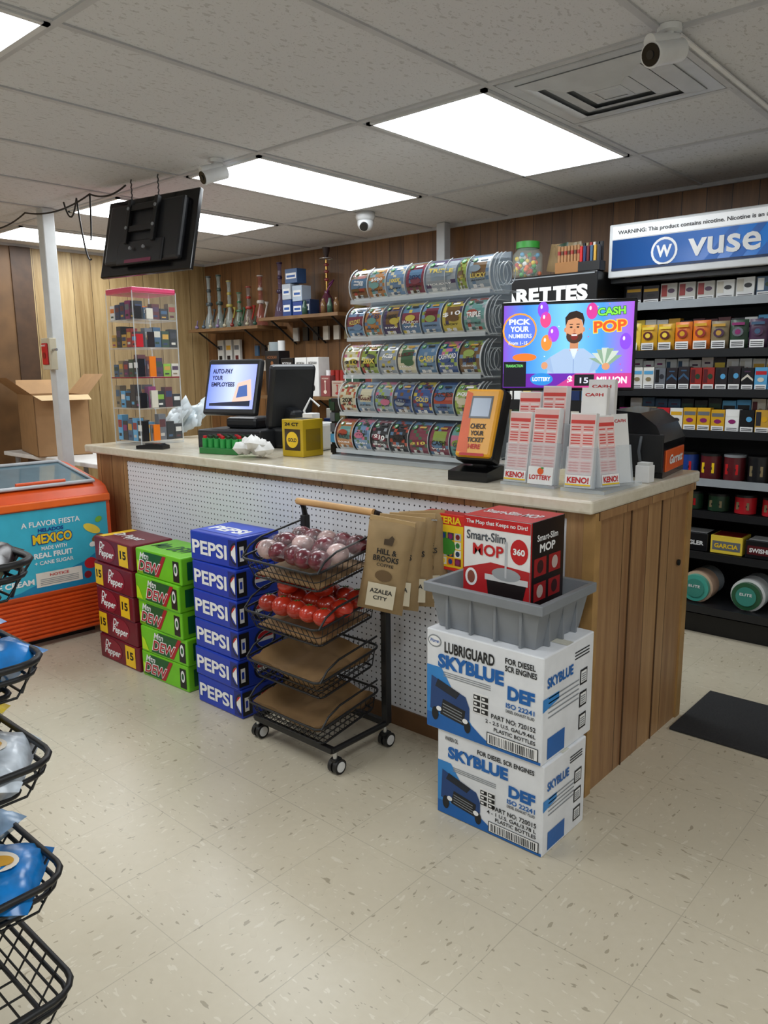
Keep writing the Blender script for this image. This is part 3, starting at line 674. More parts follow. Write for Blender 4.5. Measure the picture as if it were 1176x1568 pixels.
for i in range(4):
    for j in range(4): b.box(.01+i*.057,.055+i*.057,.01+.02*j,.05+.02*j,.02,.10+.05*j,random.choice(DPAL+[PAL[10]]),.002)
b.done()

# ------------------------------------------------------------------ ticket checker
b=B('ticket_checker_kiosk',loc=(-1.615,2.36,1.0),rz=6)
b.prism([(-.10,.0005),(.10,.0005),(.08,.03),(.02,.05),(-.10,.035)],-.08,.08,BLKG,axis='x'); b.box(-.03,.03,-.01,.05,.03,.22,BLK,.01)
b.L=Matrix.Translation((0,-.05,.1))@Matrix.Rotation(math.radians(-21),4,'X')
YO2=M('#f0a81c',.35)
b.box(-.078,.078,0,.07,-.03,.245,BLK,.012); b.box(-.074,.074,-.014,.012,-.02,.24,YO2,.012)
F=frame((-.072,-.014,-.02),X3,Z3); b.poly(F,[(.004,.02),(.05,.01),(.03,.24),(.004,.25)],ORG,.0008)
b.rect(F,.03,.145,.088,.085,M('#2a2c30',.3),.001); b.rect(F,.037,.152,.074,.07,M('#4f6078',.15,em=.35),.0018)
b.text(F,'CHECK',.045,.105,.065,.02,BLK,.002,bold=2); b.text(F,'YOUR',.05,.08,.055,.018,BLK,.002,bold=2); b.text(F,'TICKET',.042,.055,.068,.018,BLK,.002,bold=2); b.text(F,'HERE',.05,.03,.05,.018,RED,.002,bold=2)
b.rect(F,.02,.004,.1,.01,RED,.0015)
b.L=Matrix.Identity(4); b.done()

# ------------------------------------------------------------------ keno slip holders
PK=M('#f2c8c4',.5); SW=M('#f4f2f0',.5); RL=M('#d8423c',.5)
def slips(b,x,y,z,w,h,kind,lean=8,rz=0,d=.03):
    b.L=Matrix.Translation((x,y,z))@Matrix.Rotation(math.radians(rz),4,'Z')@Matrix.Rotation(math.radians(-lean),4,'X')
    b.box(-w/2-.004,w/2+.004,-.006,d+.004,0,h*.55,CLRE,.002)
    b.box(-w/2,w/2,0,d,0.002,h,SW)
    F=frame((-w/2,-.006,0),X3,Z3); G_=frame((-w/2,0,0),X3,Z3)
    b.rect(G_,.002,0.02,w-.004,h-.025,PK if kind else SW,.0008)
    if kind:
        b.rect(G_,.003,h-.035,w-.006,.012,RL,.0014)
        for q in range(2):
            for k in range(int((h-.08)/.009)): b.rect(G_,.006+q*(w/2-.002),.045+k*.009,w/2-.011,.0035,RL if k%5 else SW,.0014)
    if kind==1: b.rect(F,.0,.012,w,.03,WH,.001); b.text(F,'KENO!',.006,.016,w-.012,.02,RED,.002,bold=2); b.rect(F,.0,.008,w,.005,YEL,.0014)
    if kind==2: b.rect(F,.0,.0,w,.06,WH,.001); b.text(F,'LOTTERY',.006,.016,w-.012,.016,RED,.002,bold=2); b.disc(F,w/2,.045,.012,.012,ORG,.002); b.disc(F,w/2+.006,.056,.006,.003,GRN,.0024)
    if kind==0 : b.text(G_,'CA$H',.012,h-.03,w-.024,.012,RED,.0014,bold=2)
    b.L=Matrix.Identity(4)
b=B('lottery_slip_holder',loc=(-.02,-.005,0))
b.box(-1.455,-1.245,2.285,2.44,1.0005,1.01,CLRE)
slips(b,-1.405,2.30,1.01,.085,.245,1); slips(b,-1.305,2.30,1.01,.095,.26,2)
slips(b,-1.40,2.365,1.05,.085,.27,1,lean=4); slips(b,-1.305,2.365,1.06,.09,.28,2,lean=4); b.done()
b=B('lottery_slip_holder',loc=(-.01,0,0))
b.box(-1.225,-1.07,2.27,2.56,1.0005,1.012,CLRE)
slips(b,-1.170,2.285,1.012,.085,.245,1,rz=8)
slips(b,-1.170,2.365,1.05,.085,.285,0,rz=8,lean=4)
slips(b,-1.10,2.37,1.012,.075,.235,1,rz=70); slips(b,-1.10,2.475,1.012,.075,.235,0,rz=70)
slips(b,-1.185,2.45,1.07,.09,.29,0,rz=8,lean=3)
b.done()
b=B('paper_note_block',loc=(-1.125,2.60,1.0)); b.box(0,.05,0,.05,.0005,.06,WH,.002); b.box(.005,.045,.005,.045,.06,.07,M('#d8d8d6',.6)); b.done()

# ------------------------------------------------------------------ lottery monitor
b=B('lottery_monitor',loc=(-1.365,2.52,1.318),rz=22)
w,h=.468,.315
b.box(-w/2,w/2,0,.03,0,h,BLKG,.006); b.box(-w/4,w/4,.03,.055,.06,.26,BLK,.01)
b.box(.06,.10,.035,.06,-.31,.2,BLK,.004); b.box(.01,.14,.02,.10,-.3175,-.305,BLK,.004)
SC=screen_grad('lotto_screen',[(0,'#8a3cc8'),(.2,'#3c8ae8'),(.5,'#7ac8f0'),(.75,'#4a9ae8'),(1,'#b04ad8')],0,-.24,.24,.9)
F=frame((-w/2,0,0),X3,Z3)@Matrix.Diagonal((w/.485,1,1,1)); E=lambda c:M(c,.4,em=.8)
b.rect(F,.01,.012,.465,h-.024,SC,.001)
b.rect(F,.01,.012,.465,.05,E('#6a24a8'),.0014); b.poly(F,[(.2,.012),(.475,.012),(.475,.062),(.28,.062)],E('#c83c8a'),.0016)
b.rect(F,.012,.015,.085,.09,E('#10101a'),.0018); b.text(F,'TRANSACTION',.02,.085,.065,.01,E('#7ae87a'),.0022)
b.disc(F,.07,.215,.058,.055,E('#5a7ae8'),.0014); b.disc(F,.07,.215,.064,.061,E('#f0a03c'),.0012)
b.text(F,'PICK',.03,.235,.08,.02,E('#f0f4ff'),.002,bold=2); b.text(F,'YOUR',.035,.21,.07,.02,E('#f0f4ff'),.002,bold=2); b.text(F,'NUMBERS',.03,.188,.085,.015,E('#f0f4ff'),.002); b.text(F,'From 1-15',.03,.165,.07,.012,E('#f0f4ff'),.002)
b.disc(F,.09,.12,.045,.014,E('#f07a2c'),.0018)
for (u,v,c) in((.165,.25,'#e84a8a'),(.195,.20,'#a84ae8'),(.33,.275,'#d83c9a'),(.45,.17,'#8a4ae8'),(.17,.17,'#f0903c'),(.155,.285,'#8a4ae8')): b.disc(F,u,v,.02,.028,E(c),.0016); b.disc(F,u-.006,v+.01,.004,.007,E('#ffe8f4'),.0018)
for k in range(24): b.rect(F,U(.15,.46),U(.07,.3),.004,.003,E(random.choice(['#f4e03c','#f07a3c','#ffffff','#e84a8a'])),.0015)
b.poly(F,[(.175,.062),(.185,.12),(.235,.148),(.305,.148),(.345,.12),(.35,.062)],E('#a8c0e0'),.002)
b.poly(F,[(.255,.148),(.285,.148),(.27,.11)],E('#d8e4f4'),.0023); b.rect(F,.269,.062,.002,.06,E('#7a94b8'),.0023)
b.poly(F,[(.325,.062),(.345,.12),(.37,.10),(.355,.075)],E('#9ab4d8'),.0022); b.poly(F,[(.2,.062),(.185,.12),(.16,.1),(.175,.075)],E('#9ab4d8'),.0022)
b.rect(F,.255,.14,.03,.04,E('#c88a64'),.0022); b.disc(F,.27,.215,.032,.046,E('#d89a72'),.0024)
b.disc(F,.27,.19,.029,.024,E('#4a3024'),.0026); b.disc(F,.27,.212,.030,.018,E('#d89a72'),.0028); b.disc(F,.27,.189,.013,.012,E('#7a2420'),.003); b.rect(F,.260,.192,.02,.005,E('#f4f0ee'),.0032)
b.poly(F,[(.238,.225),(.236,.255),(.25,.272),(.275,.278),(.298,.268),(.305,.245),(.302,.225),(.296,.246),(.275,.254),(.246,.246)],E('#2a1a12'),.003)
for q in(-1,1): b.disc(F,.27+q*.012,.222,.005,.003,E('#20140e'),.003); b.rect(F,.27+q*.012-.006,.23,.012,.003,E('#20140e'),.003); b.disc(F,.27+q*.033,.213,.004,.008,E('#c88a64'),.0023)
b.disc(F,.27,.209,.004,.007,E('#c07f5c'),.0031)
for k in range(7):
    an=math.radians(155-k*20); cx,cy=.385,.085
    b.poly(F,[(cx-.006,cy),(cx+.006,cy),(cx+.055*math.cos(an)+.012,cy+.06*math.sin(an)+.004),(cx+.055*math.cos(an)-.012,cy+.06*math.sin(an)+.004)],E('#c8d4c8' if k%2 else '#8aa890'),.0024+k*.0002)
b.disc(F,.385,.085,.014,.012,E('#d89a72'),.004); b.disc(F,.165,.09,.012,.013,E('#d89a72'),.004)
b.text(F,'CASH',.348,.258,.10,.030,E('#2a6a1c'),.0028,bold=5,rot=.05); b.text(F,'CASH',.35,.26,.096,.026,E('#8af04c'),.0034,bold=1.5,rot=.05)
b.text(F,'POP',.335,.200,.12,.045,E('#f4d43c'),.0028,bold=5,rot=.05); b.text(F,'POP',.338,.203,.114,.039,E('#e85a24'),.0034,bold=2,rot=.05)
b.disc(F,.155,.042,.042,.022,E('#2c8ad8'),.002); b.text(F,'LOTTERY',.122,.035,.066,.015,E('#f4f4ff'),.003,bold=2)
b.text(F,'$',.25,.022,.018,.032,E('#ffffff'),.003,bold=2); b.rect(F,.275,.018,.07,.04,E('#14141c'),.002); b.text(F,'15',.295,.027,.03,.02,E('#d8d8e8'),.003,bold=1); b.text(F,'MILLION',.355,.026,.105,.024,E('#ffffff'),.003,bold=2)
b.done()
# black printer right
b=B('lottery_terminal_printer',loc=(-1.235,2.89,1.0),rz=8)
b.prism([(-.12,.0005),(.13,.0005),(.13,.13),(.10,.19),(.04,.235),(-.06,.245),(-.12,.21)],-.17,.155,BLKG)
b.box(.128,.135,-.14,.13,.02,.1,ORG,.003); b.text(frame((.135,-.12,.03),Y3,Z3),'Garrett',.02,.015,.2,.035,WH,.002,slant=.3,bold=2)
b.tube([(.05,-.175,.06),(.05,-.2,.1),(.05,-.175,.15)],.006,M('#555a60',.3),6); b.box(-.12,.13,-.175,-.165,.02,.16,BLK,.004); b.done()

# ------------------------------------------------------------------ tobacco rack (back right)
b=B('tobacco_shelf_rack'); tx0,tx1=-1.93,.9; levels=[.16,.43,.65,.82,1.07,1.28,1.48,1.73]
b.box(tx0,tx1,4.44,4.47,0,1.95,BLK); b.box(tx0,tx1,4.06,4.44,0,.10,BLK)
for x in(tx0,-.5,tx1-.03): b.box(x,x+.03,4.12 if x!=tx0 else 4.2,4.44,0,1.95,BLK)
SH=M('#1c1d20',.35); ST=M('#9aa0a6',.3)
for i,z in enumerate(levels):
    yf=4.0 if z<.3 else 4.08
    b.box(tx0,tx1,yf,4.44,z-.025,z-.005,SH); b.box(tx0,tx1,yf-.006,yf,z-.034,z+.006,ST if i in(7,3) else SH)
b.box(tx0,tx1,4.03,4.44,1.84,1.86,SH); b.done()
CP=DPAL+[PAL[0],PAL[1],PAL[4],PAL[1],PAL[13],PAL[10],PAL[7],PAL[4],WH]
b=B('cigarette_packs')
def prow(x0,x1,y,z,w,h,d,gap,fn):
    x=x0; i=0
    while x+w<x1: fn(b,x,y,z+.0005,w,h*U(.92,1.0),d,i); x+=w+gap; i+=1
st={'m':None,'n':0}
def cig(b,x,y,z,w,h,d,i):
    if st['n']<=0: st['m']=(random.choice(CP),random.choice(CP),random.choice(CP),int(U(0,3))); st['n']=int(U(1,4))
    st['n']-=1; m,a2,a3,sty=st['m']; b.box(x,x+w,y,y+d,z,z+h,m); F=frame((x,y,z),X3,Z3)
    b.rect(F,.003,h*.03,w-.006,h*.22,WH,.001)
    for k in range(2): b.rect(F,.008,h*(.08+.07*k),w-.016,h*.03,TK,.0016)
    if sty==0: b.rect(F,.004,h*.68,w-.008,h*.16,a2,.001); b.disc(F,w/2,h*.46,w*.28,h*.10,a3,.0012,10)
    elif sty==1: b.poly(F,[(.002,h*.5),(w/2,h*.72),(w-.002,h*.5),(w-.002,h*.4),(w/2,h*.6),(.002,h*.4)],a2,.001); b.rect(F,w*.25,h*.8,w*.5,h*.06,a3,.001)
    else: b.rect(F,.004,h*.32,w*.35,h*.6,a2,.001); b.disc(F,w*.65,h*.6,w*.22,h*.12,a3,.0012,10)
    b.rect(F,0,-.014,w,.01,YEL if i%4==0 else WH,.001)
def pouch(b,x,y,z,w,h,d,i):
    if st['n']<=0: st['m']=(random.choice([DPAL[5],DPAL[10],PAL[4],PAL[13],DPAL[3],DPAL[8],WH,DPAL[2],DPAL[4],PAL[9]]),random.choice(CP),random.choice(CP),0); st['n']=int(U(1,4))
    st['n']-=1; m,a2,a3,_=st['m']
    b.pillow(Matrix.Translation((x+w/2,y+.02,z+h/2))@Matrix.Rotation(math.radians(90),4,'X'),w,h*.98,.03,m,6,6,.0015)
    F=frame((x,y,z),X3,Z3); b.rect(F,w*.12,h*.06,w*.76,h*.26,WH,.003)
    for k in range(3): b.rect(F,w*.18,h*(.11+.06*k),w*.64,h*.025,TK,.004)
    b.disc(F,w/2,h*.58,w*.3,h*.15,a2,.003,12); b.disc(F,w/2,h*.58,w*.16,h*.09,a3,.004,10); b.rect(F,w*.15,h*.80,w*.7,h*.09,a3,.003)
prow(-1.88,.85,4.11,1.48,.088,.155,.05,.004,pouch)
st['n']=0
prow(-1.85,.85,4.17,1.48,.06,.17,.05,.004,cig)
for z,h,w in((1.28,.165,.058),(1.07,.165,.066)): 
    prow(-1.88,.85,4.10,z,w,h*.72,.05,.005,cig)
    prow(-1.85,.85,4.17,z,w,h,.05,.005,cig)
st['n']=0
prow(-1.88,.85,4.12,1.73,.085,.10,.06,.010,cig); b.done()
b=B('tobacco_tins')
def tin(b,x,y,z,w,h,d,i):
    m=random.choice(DPAL[:6]+[PAL[0],PAL[2],PAL[5]]); b.cyl((x+w/2,y+w/2,z),(x+w/2,y+w/2,z+h),w/2,m,n=20); b.cyl((x+w/2,y+w/2,z+h),(x+w/2,y+w/2,z+h+.012),w/2+.002,random.choice([GRY,BLK,BLK,DPAL[3]]),n=20)
    F=frame((x+w*.2,y+.004,z),X3,Z3); b.rect(F,0,h*.25,w*.6,h*.45,random.choice([WH,YEL,RED,DPAL[5]]),.0); b.rect(F,.01,h*.4,w*.4,h*.12,TK,.001)
prow(-1.80,.85,4.12,.82,.105,.125,.1,.014,tin); prow(-1.80,.85,4.13,.65,.105,.085,.1,.03,tin); b.done()
b=B('cigar_boxes')
def cbx(b,x,y,z,w,h,d,i):
    m=random.choice([DPAL[0],PAL[4],DPAL[5],PAL[6],PAL[13],DPAL[2],PAL[3]]); b.box(x,x+w,y,y+d,z,z+h,m,.003); F=frame((x,y,z),X3,Z3); b.rect(F,.01,h*.2,w-.02,h*.5,random.choice(DPAL),.001); b.text(F,random.choice(['BACKWOODS','GARCIA','SWISHER','BUGLER']),.02,h*.32,w-.04,h*.25,random.choice([WH,YEL]),.002,bold=2); b.rect(frame((x,y,z+h),X3,Y3),.01,.01,w-.02,d-.02,random.choice([YEL,WH,DPAL[9]]),.001)
prow(-1.7,.85,4.12,.43,.16,.10,.14,.015,cbx); b.done()
b=B('snack_jars')
for i in range(9):
    x=-1.66+i*.26; c=M(['#2a3a2a','#d8b49a','#e8e8e8','#4aa898','#7a3a2a'][i%5],.3); L2=M('#48a898',.35) if i%2 else M('#2a5a3c',.35)
    b.cyl((x,4.10,.236),(x,4.2,.236),.085,c,n=24); b.cyl((x,4.07,.236),(x,4.10,.236),.072,L2,n=24); b.cyl((x,4.066,.236),(x,4.07,.236),.05,M('#3a8a7c',.4),n=24); b.cyl((x,4.2,.235),(x,4.3,.235),.08,CLRE,n=24)
    F=frame((x-.03,4.066,.22),X3,Z3); b.text(F,'ELITE',.0,.02,.06,.014,WH,.002)
b.done()
b=B('illuminated_brand_sign'); VB=screen_grad('sign_blue',[(0,'#123a70'),(.5,'#1d62b4'),(1,'#2a86d8')],0,-1.95,-.8,.25)
b.box(-1.93,-.72,3.99,4.03,1.865,2.135,M('#d8dadc',.35),.006); F=frame((-1.93,3.99,1.865),X3,Z3)
b.rect(F,.02,.035,1.17,.155,VB,.002); b.rect(F,.02,.195,1.17,.062,M('#f0f2f4',.4,em=.25),.002)
b.text(F,'WARNING: This product contains nicotine. Nicotine is an addictive chemical.',.05,.21,.95,.026,BLK,.004,bold=1.2)
for k in range(5): b.poly(F,[(.5+.12*k,.047),(.56+.12*k,.047),(.66+.12*k,.19),(.62+.12*k,.19)],M('#2468c0',.4),.003)
b.disc(F,.30,.11,.068,.068,WH,.004); b.disc(F,.30,.11,.056,.056,M('#1d62b4',.4),.005); b.text(F,'W',.26,.08,.08,.06,WH,.006,bold=2)
b.text(F,'vuse',.42,.07,.34,.085,WH,.006,bold=1)
b.rect(F,.02,.035,1.17,.012,M('#0e2c58',.4),.004)
for x in(-1.8,-1.0): b.box(x-.01,x+.01,4.03,4.44,1.9,1.92,BLK)
b.done()
b=B('cigarette_cabinet'); b.box(-2.80,-1.97,3.95,4.40,0,1.72,BLK); b.box(-2.82,-1.945,3.90,4.40,1.725,1.905,M('#141416',.3),.008)
F=frame((-2.82,3.90,1.725),X3,Z3); b.text(F,'CIGARETTES',.06,.030,.765,.085,WH,.003,bold=3); b.rect(F,.01,.165,.85,.006,GRY,.002)
F=frame((-2.8,3.95,0),X3,Z3)
for z in(1.0,1.2,1.4):
    for i in range(13): b.rect(F,.02+i*.062,z+.02,.05,.14,random.choice(CP),.002)
b.done()
b=B('candy_jar',loc=(-2.43,4.0,1.9055)); b.lathe((0,0,0),[(.001,0),(.08,0),(.085,.02),(.085,.13),(.06,.16),(.06,.175)],M('#d8e8e0',.05,alpha=.2,noise=0))
b.cyl((0,0,.165),(0,0,.20),.066,GRN,n=24); b.disc(frame((0,0,.2),X3,Y3),0,0,.04,.04,M('#d8ecd8',.4),.001)
for i in range(60):
    a,r=U(0,6.28),.068*math.sqrt(rnd()); b.sph((r*math.cos(a),r*math.sin(a),U(.015,.13)),.014,random.choice([RED,YEL,GRN,ORG,PAL[10],WH]),8)
b.done()
b=B('cigar_pouches')
for i in range(7):
    for j in range(2):
        T=Matrix.Translation((-2.31+i*.034,4.09+j*.06,1.985+(.03 if i<5 else 0)))@Matrix.Rotation(math.radians(90+U(-8,8)),4,'X')@Matrix.Rotation(U(-.2,.2),4,'Z')
        b.pillow(T,.07,.15,.02,random.choice([KRAFT,DPAL[5],DPAL[4],M('#7a8a3a',.5),DPAL[1]]),5,6,.002)
b.done()
b=B('cigar_bundle_box',loc=(-2.215,3.93,1.9055)); b.box(0,.14,0,.1,0,.06,M('#9a6a3a',.5),.003)
for i in range(7):
    for j in range(2): b.cyl((.012+i*.0195,.025+.04*j,.05),(.012+i*.0195,.025+.04*j,.145),.0085,M('#a87a50',.6),n=8); b.cyl((.012+i*.0195,.025+.04*j,.10),(.012+i*.0195,.025+.04*j,.12),.0092,M('#5a3a22',.5) if i%2 else DPAL[9],n=8)
b.done()
b=B('lighter_display_box',loc=(-2.065,3.91,1.9055)); b.box(0,.125,0,.07,0,.05,BLK,.002)
for i in range(6):
    for j in range(2): b.box(.004+i*.020,.018+i*.020,.008+j*.03,.028+j*.03,.05,.13+.02*j,random.choice(DPAL+[BLK,BLK,RED]),.002)
b.done()

# ------------------------------------------------------------------ back wall shelves and pipes
WS=M('#7a5a3a',.5,noise=.15)
b=B('wall_shelf'); b.box(-5.06,-4.15,4.18,4.5,1.80,1.825,WS)
for x in(-4.95,-4.6,-4.25): b.tube([(x,4.49,1.62),(x,4.22,1.80)],.008,BLK)
b.done()
b=B('wall_shelf'); b.box(-6.05,-5.08,4.18,4.5,1.745,1.77,WS)
for x in(-5.95,-5.3): b.tube([(x,4.49,1.57),(x,4.22,1.745)],.008,BLK)
b.done()
b=B('wall_shelf'); b.box(-5.06,-3.4,4.15,4.5,1.175,1.20,WS)
for x in(-4.95,-4.4,-3.6): b.tube([(x,4.49,1.0),(x,4.2,1.175)],.008,BLK)
b.done()
def pipe(x,y,z,h,c,s=1,col2=None):
    b=B('glass_water_pipe',loc=(x,y,z+.0005)); g=M(c,.05,alpha=.5,noise=0); k=col2 and M(col2,.2) or g
    b.lathe((0,0,0),[(.001,0),(.050*s,0),(.054*s,.01),(.040*s,.09*s),(.018*s,.15*s),(.016*s,h*.6),(.020*s,h*.62),(.016*s,h*.64),(.016*s,h*.9),(.024*s,h)],g)
    b.lathe((0,0,0),[(.028*s,h*.45),(.032*s,h*.48),(.028*s,h*.51)],k); b.lathe((0,0,0),[(.017*s,h*.7),(.022*s,h*.73),(.017*s,h*.76)],k); b.lathe((0,0,0),[(.022*s,h*.97),(.026*s,h*.985),(.022*s,h)],k)
    b.tube([(0.035*s,0,.06*s),(.06*s,0,.12*s),(.07*s,0,.15*s)],.007*s,k,8); b.lathe((.072*s,0,.15*s),[(.006,0),(.018*s,.03*s)],k,12); b.done()
for x,h,c,c2,s in((-5.95,.47,'#a8b4b4','#4a5256',1.0),(-5.80,.47,'#9aa8a4','#3a4a44',1.0),(-5.655,.41,'#a8b0a8','#a8984a',1),(-5.52,.30,'#8a9a8a','#3a6a4a',.95),(-5.39,.34,'#8a7a74','#a03028',1),(-5.23,.42,'#a05a4e','#b8b0a8',1.1)): pipe(x,4.35,1.77,h,c,s,c2)
pipe(-4.955,4.33,1.825,.44,'#6a5a7a',1.0,'#3a2a4a')
b=B('small_glass_pipes')
for i in range(9):
    x=-5.98+i*.102; g=M(random.choice(['#7a5a3a','#3a5a4a','#8a3a34','#5a6a7a','#b0a890','#8a7a9a']),.12)
    b.sph((x,4.225,1.79),.019,g,10,(1,1,.9)); b.tube([(x,4.225,1.79),(x+.02,4.215,1.815),(x+.035,4.21,1.845)],.006,g,6)
for i in range(6):
    x=-4.56+i*.07; g=M(random.choice(['#7a5a3a','#3a5a4a','#8a3a34','#d8d0c0']),.15)
    if x>-4.5 and x<-4.35: continue
    b.lathe((x,4.23,1.8255),[(.001,0),(.022,0),(.022,.06+.02*(i%2)),(.012,.09),(.012,.11)],g,12)
b.done()
def hookah(x,y,z,h,c):
    b=B('hookah',loc=(x,y,z+.0005)); g=M(c,.1,noise=.2); 
    b.lathe((0,0,0),[(.001,0),(.055,0),(.062,.05),(.05,.11),(.02,.16),(.022,.18)],g); b.cyl((0,0,.18),(0,0,h*.82),.009,M('#b08a4a',.25,metal=.8))
    for q in(.5,.62,.72): b.lathe((0,0,0),[(.009,h*q),(.022,h*q+.012),(.009,h*q+.024)],M('#8a3a3a',.3),12)
    b.lathe((0,0,0),[(.052,h*.83),(.055,h*.84),(.01,h*.83)],CHR); b.lathe((0,0,0),[(.012,h*.84),(.028,h*.95),(.03,h)],M('#3a2a2a',.4))
    P=[(.02,0,h*.45)]+[(.035+.03*math.sin(t*.9),.03*math.cos(t),h*.45-.03*t+.06) for t in range(1,7)]; b.tube(P,.007,M('#6a2a5a',.5),6); b.done()
hookah(-4.42,4.34,1.825,.50,'#5a2a3a')
b=B('boxed_glassware')
for (x,y,z,w,h,c) in((-4.84,4.25,1.825,.10,.13,'#2a4a8a'),(-4.84,4.25,1.957,.10,.12,'#c0c8d4'),(-4.72,4.25,1.825,.11,.11,'#1d3f8f'),(-4.72,4.25,1.937,.11,.12,'#b8c8dc'),(-4.80,4.25,2.08,.14,.11,'#3a5a8a'),(-4.60,4.25,1.825,.08,.12,'#2a3a5a')):
    b.box(x,x+w,y,y+.1,z+.0005,z+h,M(c,.4),.002); F=frame((x,y,z),X3,Z3); b.rect(F,.01,h*.3,w-.02,h*.4,WH,.001); b.rect(F,.02,h*.4,w-.04,h*.15,BLU,.0016)
b.done()
b=B('boxed_hookahs')
for (x,w,h,c,c2) in((-5.02,.17,.36,'#1a1a1e','#8a5a3a'),(-4.83,.15,.3,'#141416','#d8d8d8'),(-4.66,.13,.30,'#ececea','#2a2a2a'),(-4.52,.13,.30,'#ececea','#2a2a2a'),(-4.37,.1,.16,'#8a4a4a','#e8d8c8'),(-4.25,.12,.12,'#b8a898','#a83a3a'),(-4.1,.14,.22,'#2a4a3a','#e8e8e8'),(-3.9,.14,.3,'#6a2a2a','#e8c83c')):
    b.box(x,x+w,4.2,4.32,1.2005,1.2+h,M(c,.4),.003); F=frame((x,4.2,1.2),X3,Z3)
    k=M(c2,.4); b.rect(F,w*.46,h*.2,w*.08,h*.5,k,.001); b.disc(F,w*.5,h*.22,w*.17,h*.09,k,.0014); b.disc(F,w*.5,h*.72,w*.1,h*.05,k,.0014); b.text(F,'HOOKAH',w*.15,h*.82,w*.7,h*.07,k,.0016)
b.cyl((-4.96,4.26,1.5605),(-4.96,4.26,1.63),.05,M('#9aa4a8',.3)); b.cyl((-4.88,4.26,1.5605),(-4.88,4.26,1.64),.03,WHT)
for i in range(5): b.cyl((-4.33+i*.05,4.25,1.3605 if i<2 else 1.3205),(-4.33+i*.05,4.25,1.40),.02,random.choice([DPAL[9],WH,DPAL[5]]),n=10)
b.done()
b=B('hanging_wall_accessories')
for i in range(3):
    x=-5.98+i*.12; b.box(x,x+.085,4.44,4.47,1.38,1.68,M('#d4d4d0',.4),.003); F=frame((x,4.44,1.38),X3,Z3); b.rect(F,.02,.04,.045,.12,DPAL[i],.001); b.rect(F,.01,.21,.065,.04,random.choice(DPAL),.001)
for i in range(5):
    for j in range(3):
        if (i*3+j)%4==0: continue
        x=-5.55+i*.09; z=1.62-j*.13; b.box(x,x+.05,4.45,4.47,z-.09,z,random.choice(DPAL),.002); b.tube([(x+.025,4.5,z+.01),(x+.025,4.43,z+.01)],.002,CHR)
for i in range(6):
    x=-4.95+i*.12; b.box(x,x+.06,4.45,4.47,1.64,1.75,random.choice(DPAL),.002)
b.box(-5.25,-5.10,4.46,4.49,1.38,1.52,WHT,.003); b.box(-5.21,-5.14,4.452,4.46,1.42,1.48,M('#9aa0a4',.4)); b.done()
b=B('support_post'); b.box(-3.37,-3.30,4.36,4.43,0,CZ-.001,M('#c9cccf',.45),.006); b.done()
b=B('balloon_ornament',loc=(-4.03,4.3,2.0)); b.sph((0,0,.06),.06,BLK); b.lathe((0,0,0),[(.001,-.17),(.05,-.17),(.04,-.1),(.02,-.05),(.03,0)],M('#6a5a2a',.4)); b.sph((.05,0,.1),.025,YEL); b.done()

# ------------------------------------------------------------------ left area
b=B('steel_column'); b.box(-4.80,-4.725,2.28,2.355,0,CZ-.001,M('#cfd2d2',.45),.005); b.done()
b=B('emergency_button_box',loc=(-4.735,2.235,1.42)); b.box(-.055,.055,0,.044,0,.19,M('#c8bfa6',.5),.004); b.box(-.034,.034,-.012,0,.03,.16,RED,.006); b.text(frame((-.034,-.012,.03),X3,Z3),'EMERGENCY',.006,.11,.056,.010,WH,.002); b.disc(frame((-.034,-.012,.03),X3,Z3),.034,.055,.02,.02,M('#8a1014',.4),.002); b.cyl((.055,.02,.12),(.10,.02,.12),.008,CHR); b.done()
b=B('white_side_table'); b.box(-5.95,-4.55,2.42,3.1,.80,.83,WHT,.006)
for x in(-5.9,-4.62):
    for y in(2.5,3.03): b.cyl((x,y,0),(x,y,.8),.018,GRY)
b.done()
b=B('cardboard_carton',loc=(-5.52,2.62,.8305),rz=-14); KC=M('#a07c54',.75,noise=.06); KC2=M('#c8ab80',.75)
w,d,h=.30,.18,.42
for (x0,x1,y0,y1) in((-w,w,-d,-d+.006),(-w,w,d-.006,d),(-w,-w+.006,-d,d),(w-.006,w,-d,d)): b.box(x0,x1,y0,y1,0,h,KC)
b.box(-w,w,-d,d,0,.006,KC)
b.add([(-w,-d,h),(w,-d,h),(w-.02,-d-.15,h+.12),(-w+.02,-d-.15,h+.12)],[(0,1,2,3)],KC)
b.add([(-w,d,h),(w,d,h),(w-.02,d+.12,h+.14),(-w+.02,d+.12,h+.14)],[(0,1,2,3)],KC)
b.add([(w,-d,h),(w,d,h),(w+.17,d-.02,h-.03),(w+.17,-d+.02,h-.03)],[(0,1,2,3)],KC2)
b.add([(-w,-d,h),(-w,d,h),(-w-.13,d-.02,h+.1),(-w-.13,-d+.02,h+.1)],[(0,1,2,3)],KC)
b.done()
b=B('countertop_plastic_bags',loc=(-4.12,2.76,1.01)); 
for k in range(6): b.pillow(Matrix.Translation((-.02+.02*k,-.06+.03*k,.09+.03*(k%3)))@Matrix.Rotation(U(.8,1.5),4,'X')@Matrix.Rotation(U(-1,1),4,'Z'),.15,.15,.04,M('#d4dee2',.2,alpha=.8,noise=0),8,8,.01)
b.done()

